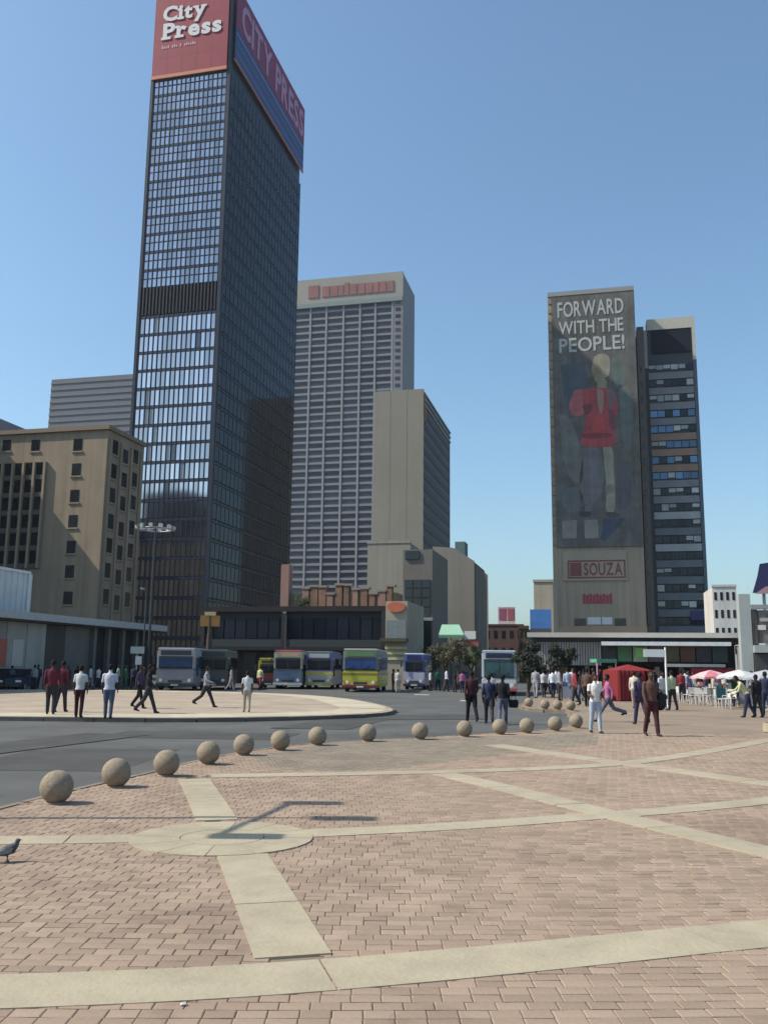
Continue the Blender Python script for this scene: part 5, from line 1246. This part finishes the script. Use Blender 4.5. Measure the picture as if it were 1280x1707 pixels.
def stall(px, py, label, col, goods, w=1.5):
    o = empty('market_stall', P(px, py), random.uniform(-.2, .2), label, 'stall')
    boxpart('table_top', paint(col, .8), o, -w / 2, w / 2, -.35, .35, .72, .77)
    boxpart('cloth_skirt', cloth(col, 'canvas'), o, -w / 2 + .01, w / 2 - .01, -.34, -.32, .15, .719)
    for sx in (-1, 1): boxpart('leg', DARKMETAL, o, sx * (w / 2 - .08) - .03, sx * (w / 2 - .08) + .03, .2, .26, 0, .719)
    for k in range(5): boxpart('goods_box', paint(goods[k % len(goods)], .7), o, -w / 2 + .06 + k * (w - .1) / 5, -w / 2 + (k + 1) * (w - .1) / 5, -.28, .2, .772, .772 + random.uniform(.08, .3))
stall(1160, 1166, 'stall table with a dark cloth left of the pink parasol', (.06, .05, .08), [(.5, .2, .2), (.2, .25, .4), (.55, .5, .4)])
stall(1205, 1172, 'stall table with a teal cloth between the two parasols', (.05, .16, .16), [(.4, .35, .3), (.12, .2, .15), (.5, .3, .2)])
stall(1258, 1180, 'stall table with grey cloth at the right edge under the parasols', (.22, .22, .23), [(.2, .2, .22), (.45, .4, .2), (.3, .1, .1)])
stall(985, 1168, 'low stall table with brown cloth by the back bollards', (.20, .11, .07), [(.65, .6, .52), (.3, .14, .08)], 1.3)
stall(955, 1168, 'stall table with pale cloth under the small dark tree', (.40, .38, .42), [(.2, .2, .3), (.5, .5, .55)], 1.3)
lp_ = empty('planter', P(1300, 1222), 0, 'pale square concrete planter kerb at the right edge', 'planter')
boxpart('box', CREAM, lp_, -.35, .8, -.25, .35, 0, .26, bevel=.02); boxpart('soil', BARK, lp_, -.28, .73, -.18, .28, .261, .28)

# ---------------------------------------------------------------- pigeon
pg = P(13, 1437)
def pigeon(loc, rz, label):
    prt = [MB().ball((0, 0, .115), .062, 1.0, 1.0, 1.0, 12, 9)]
    sp = [((0, .16, .055), .016, .008), ((0, .10, .085), .040, .020), ((0, .03, .115), .058, .056), ((0, -.04, .140), .052, .055), ((0, -.075, .175), .030, .032), ((0, -.085, .205), .023, .025), ((0, -.092, .222), .024, .027), ((0, -.098, .236), .016, .018)]
    prt = [tubes(sp, 12), tubes([((0, -.11, .226), .008, .007), ((0, -.135, .219), .003, .003)], 6)]
    for sx in (-1, 1):
        prt.append(tubes([((sx * .022, .01, .08), .014, .014), ((sx * .024, .0, .045), .006, .006), ((sx * .024, .01, .008), .005, .005)], 6))
        for a in (-.5, 0, .5): prt.append(tubes([((sx * .024, .008, .008), .005, .005), ((sx * .024 + math.sin(a) * .035, .008 - math.cos(a) * .035, .004), .003, .003)], 5))
    big = MB()
    for q in prt: big.add(q.v, q.f)
    me = big.mesh('pigeon', mat('pigeon_grey', (.075, .08, .09), .7, .3, 25))
    ob = link('pigeon', me); rm = ob.modifiers.new('r', 'REMESH'); rm.mode = 'VOXEL'; rm.voxel_size = .0035; s2 = ob.modifiers.new('s', 'SMOOTH'); s2.iterations = 3
    bpy.context.view_layer.update(); m2 = bpy.data.meshes.new_from_object(ob.evaluated_get(_dg())); ob.modifiers.clear(); ob.data = m2
    m2.polygons.foreach_set('use_smooth', [True] * len(m2.polygons))
    ob.location = loc; ob.rotation_euler = (0, 0, rz); ob.scale = (.8, .8, .8); props(ob, label, 'bird')
    for sx in (-1, 1):
        MB().prism([(sx * .052, -.045, .15), (sx * .060, .0, .155), (sx * .052, .07, .125), (sx * .030, .145, .085), (sx * .045, .06, .088), (sx * .058, -.02, .10)], (sx * .008, 0, 0)).build('wing', mat('wing_grey', (.20, .21, .22), .7, .2, 20), ob, bevel=.003)
    boxpart('tail', mat('pigeon_tail', (.28, .28, .28), .7), ob, -.022, .022, .14, .20, .040, .046)
    MB().ball((.021, -.096, .226), .005, n=6, m=4).ball((-.021, -.096, .226), .005, n=6, m=4).build('eyes', paint((.4, .12, .03)), ob)
    return ob
po = pigeon(pg, R(115), 'grey pigeon standing on the brick paving at the left edge')
ps = empty('paper_scrap', P(305, 1674, .006), .4, 'tiny crumpled white paper scrap beside the nearest cream strip', 'litter')
MB().add([(-.03, -.02, 0), (.03, -.025, .006), (.035, .02, .018), (-.02, .03, .004), (0, 0, .022)], [(0, 1, 4), (1, 2, 4), (2, 3, 4), (3, 0, 4)]).build('paper', paint((.5, .47, .43), .9), ps)
ps.scale = (.5, .5, .5)

# ---------------------------------------------------------------- the thin dusty air over the city
hz_m = bpy.data.materials.new('city_haze'); hz_m.use_nodes = True; nt = hz_m.node_tree; nt.nodes.clear()
pv = nt.nodes.new('ShaderNodeVolumePrincipled'); pv.inputs['Color'].default_value = (.80, .88, .97, 1); pv.inputs['Density'].default_value = 0.00011; pv.inputs['Anisotropy'].default_value = 0.2
mo = nt.nodes.new('ShaderNodeOutputMaterial'); nt.links.new(pv.outputs[0], mo.inputs['Volume'])
MB().box(-2600, 2600, -400, 4100, -1.2, 260).build('haze', hz_m, kind='stuff')
SC.cycles.volume_bounces = 0
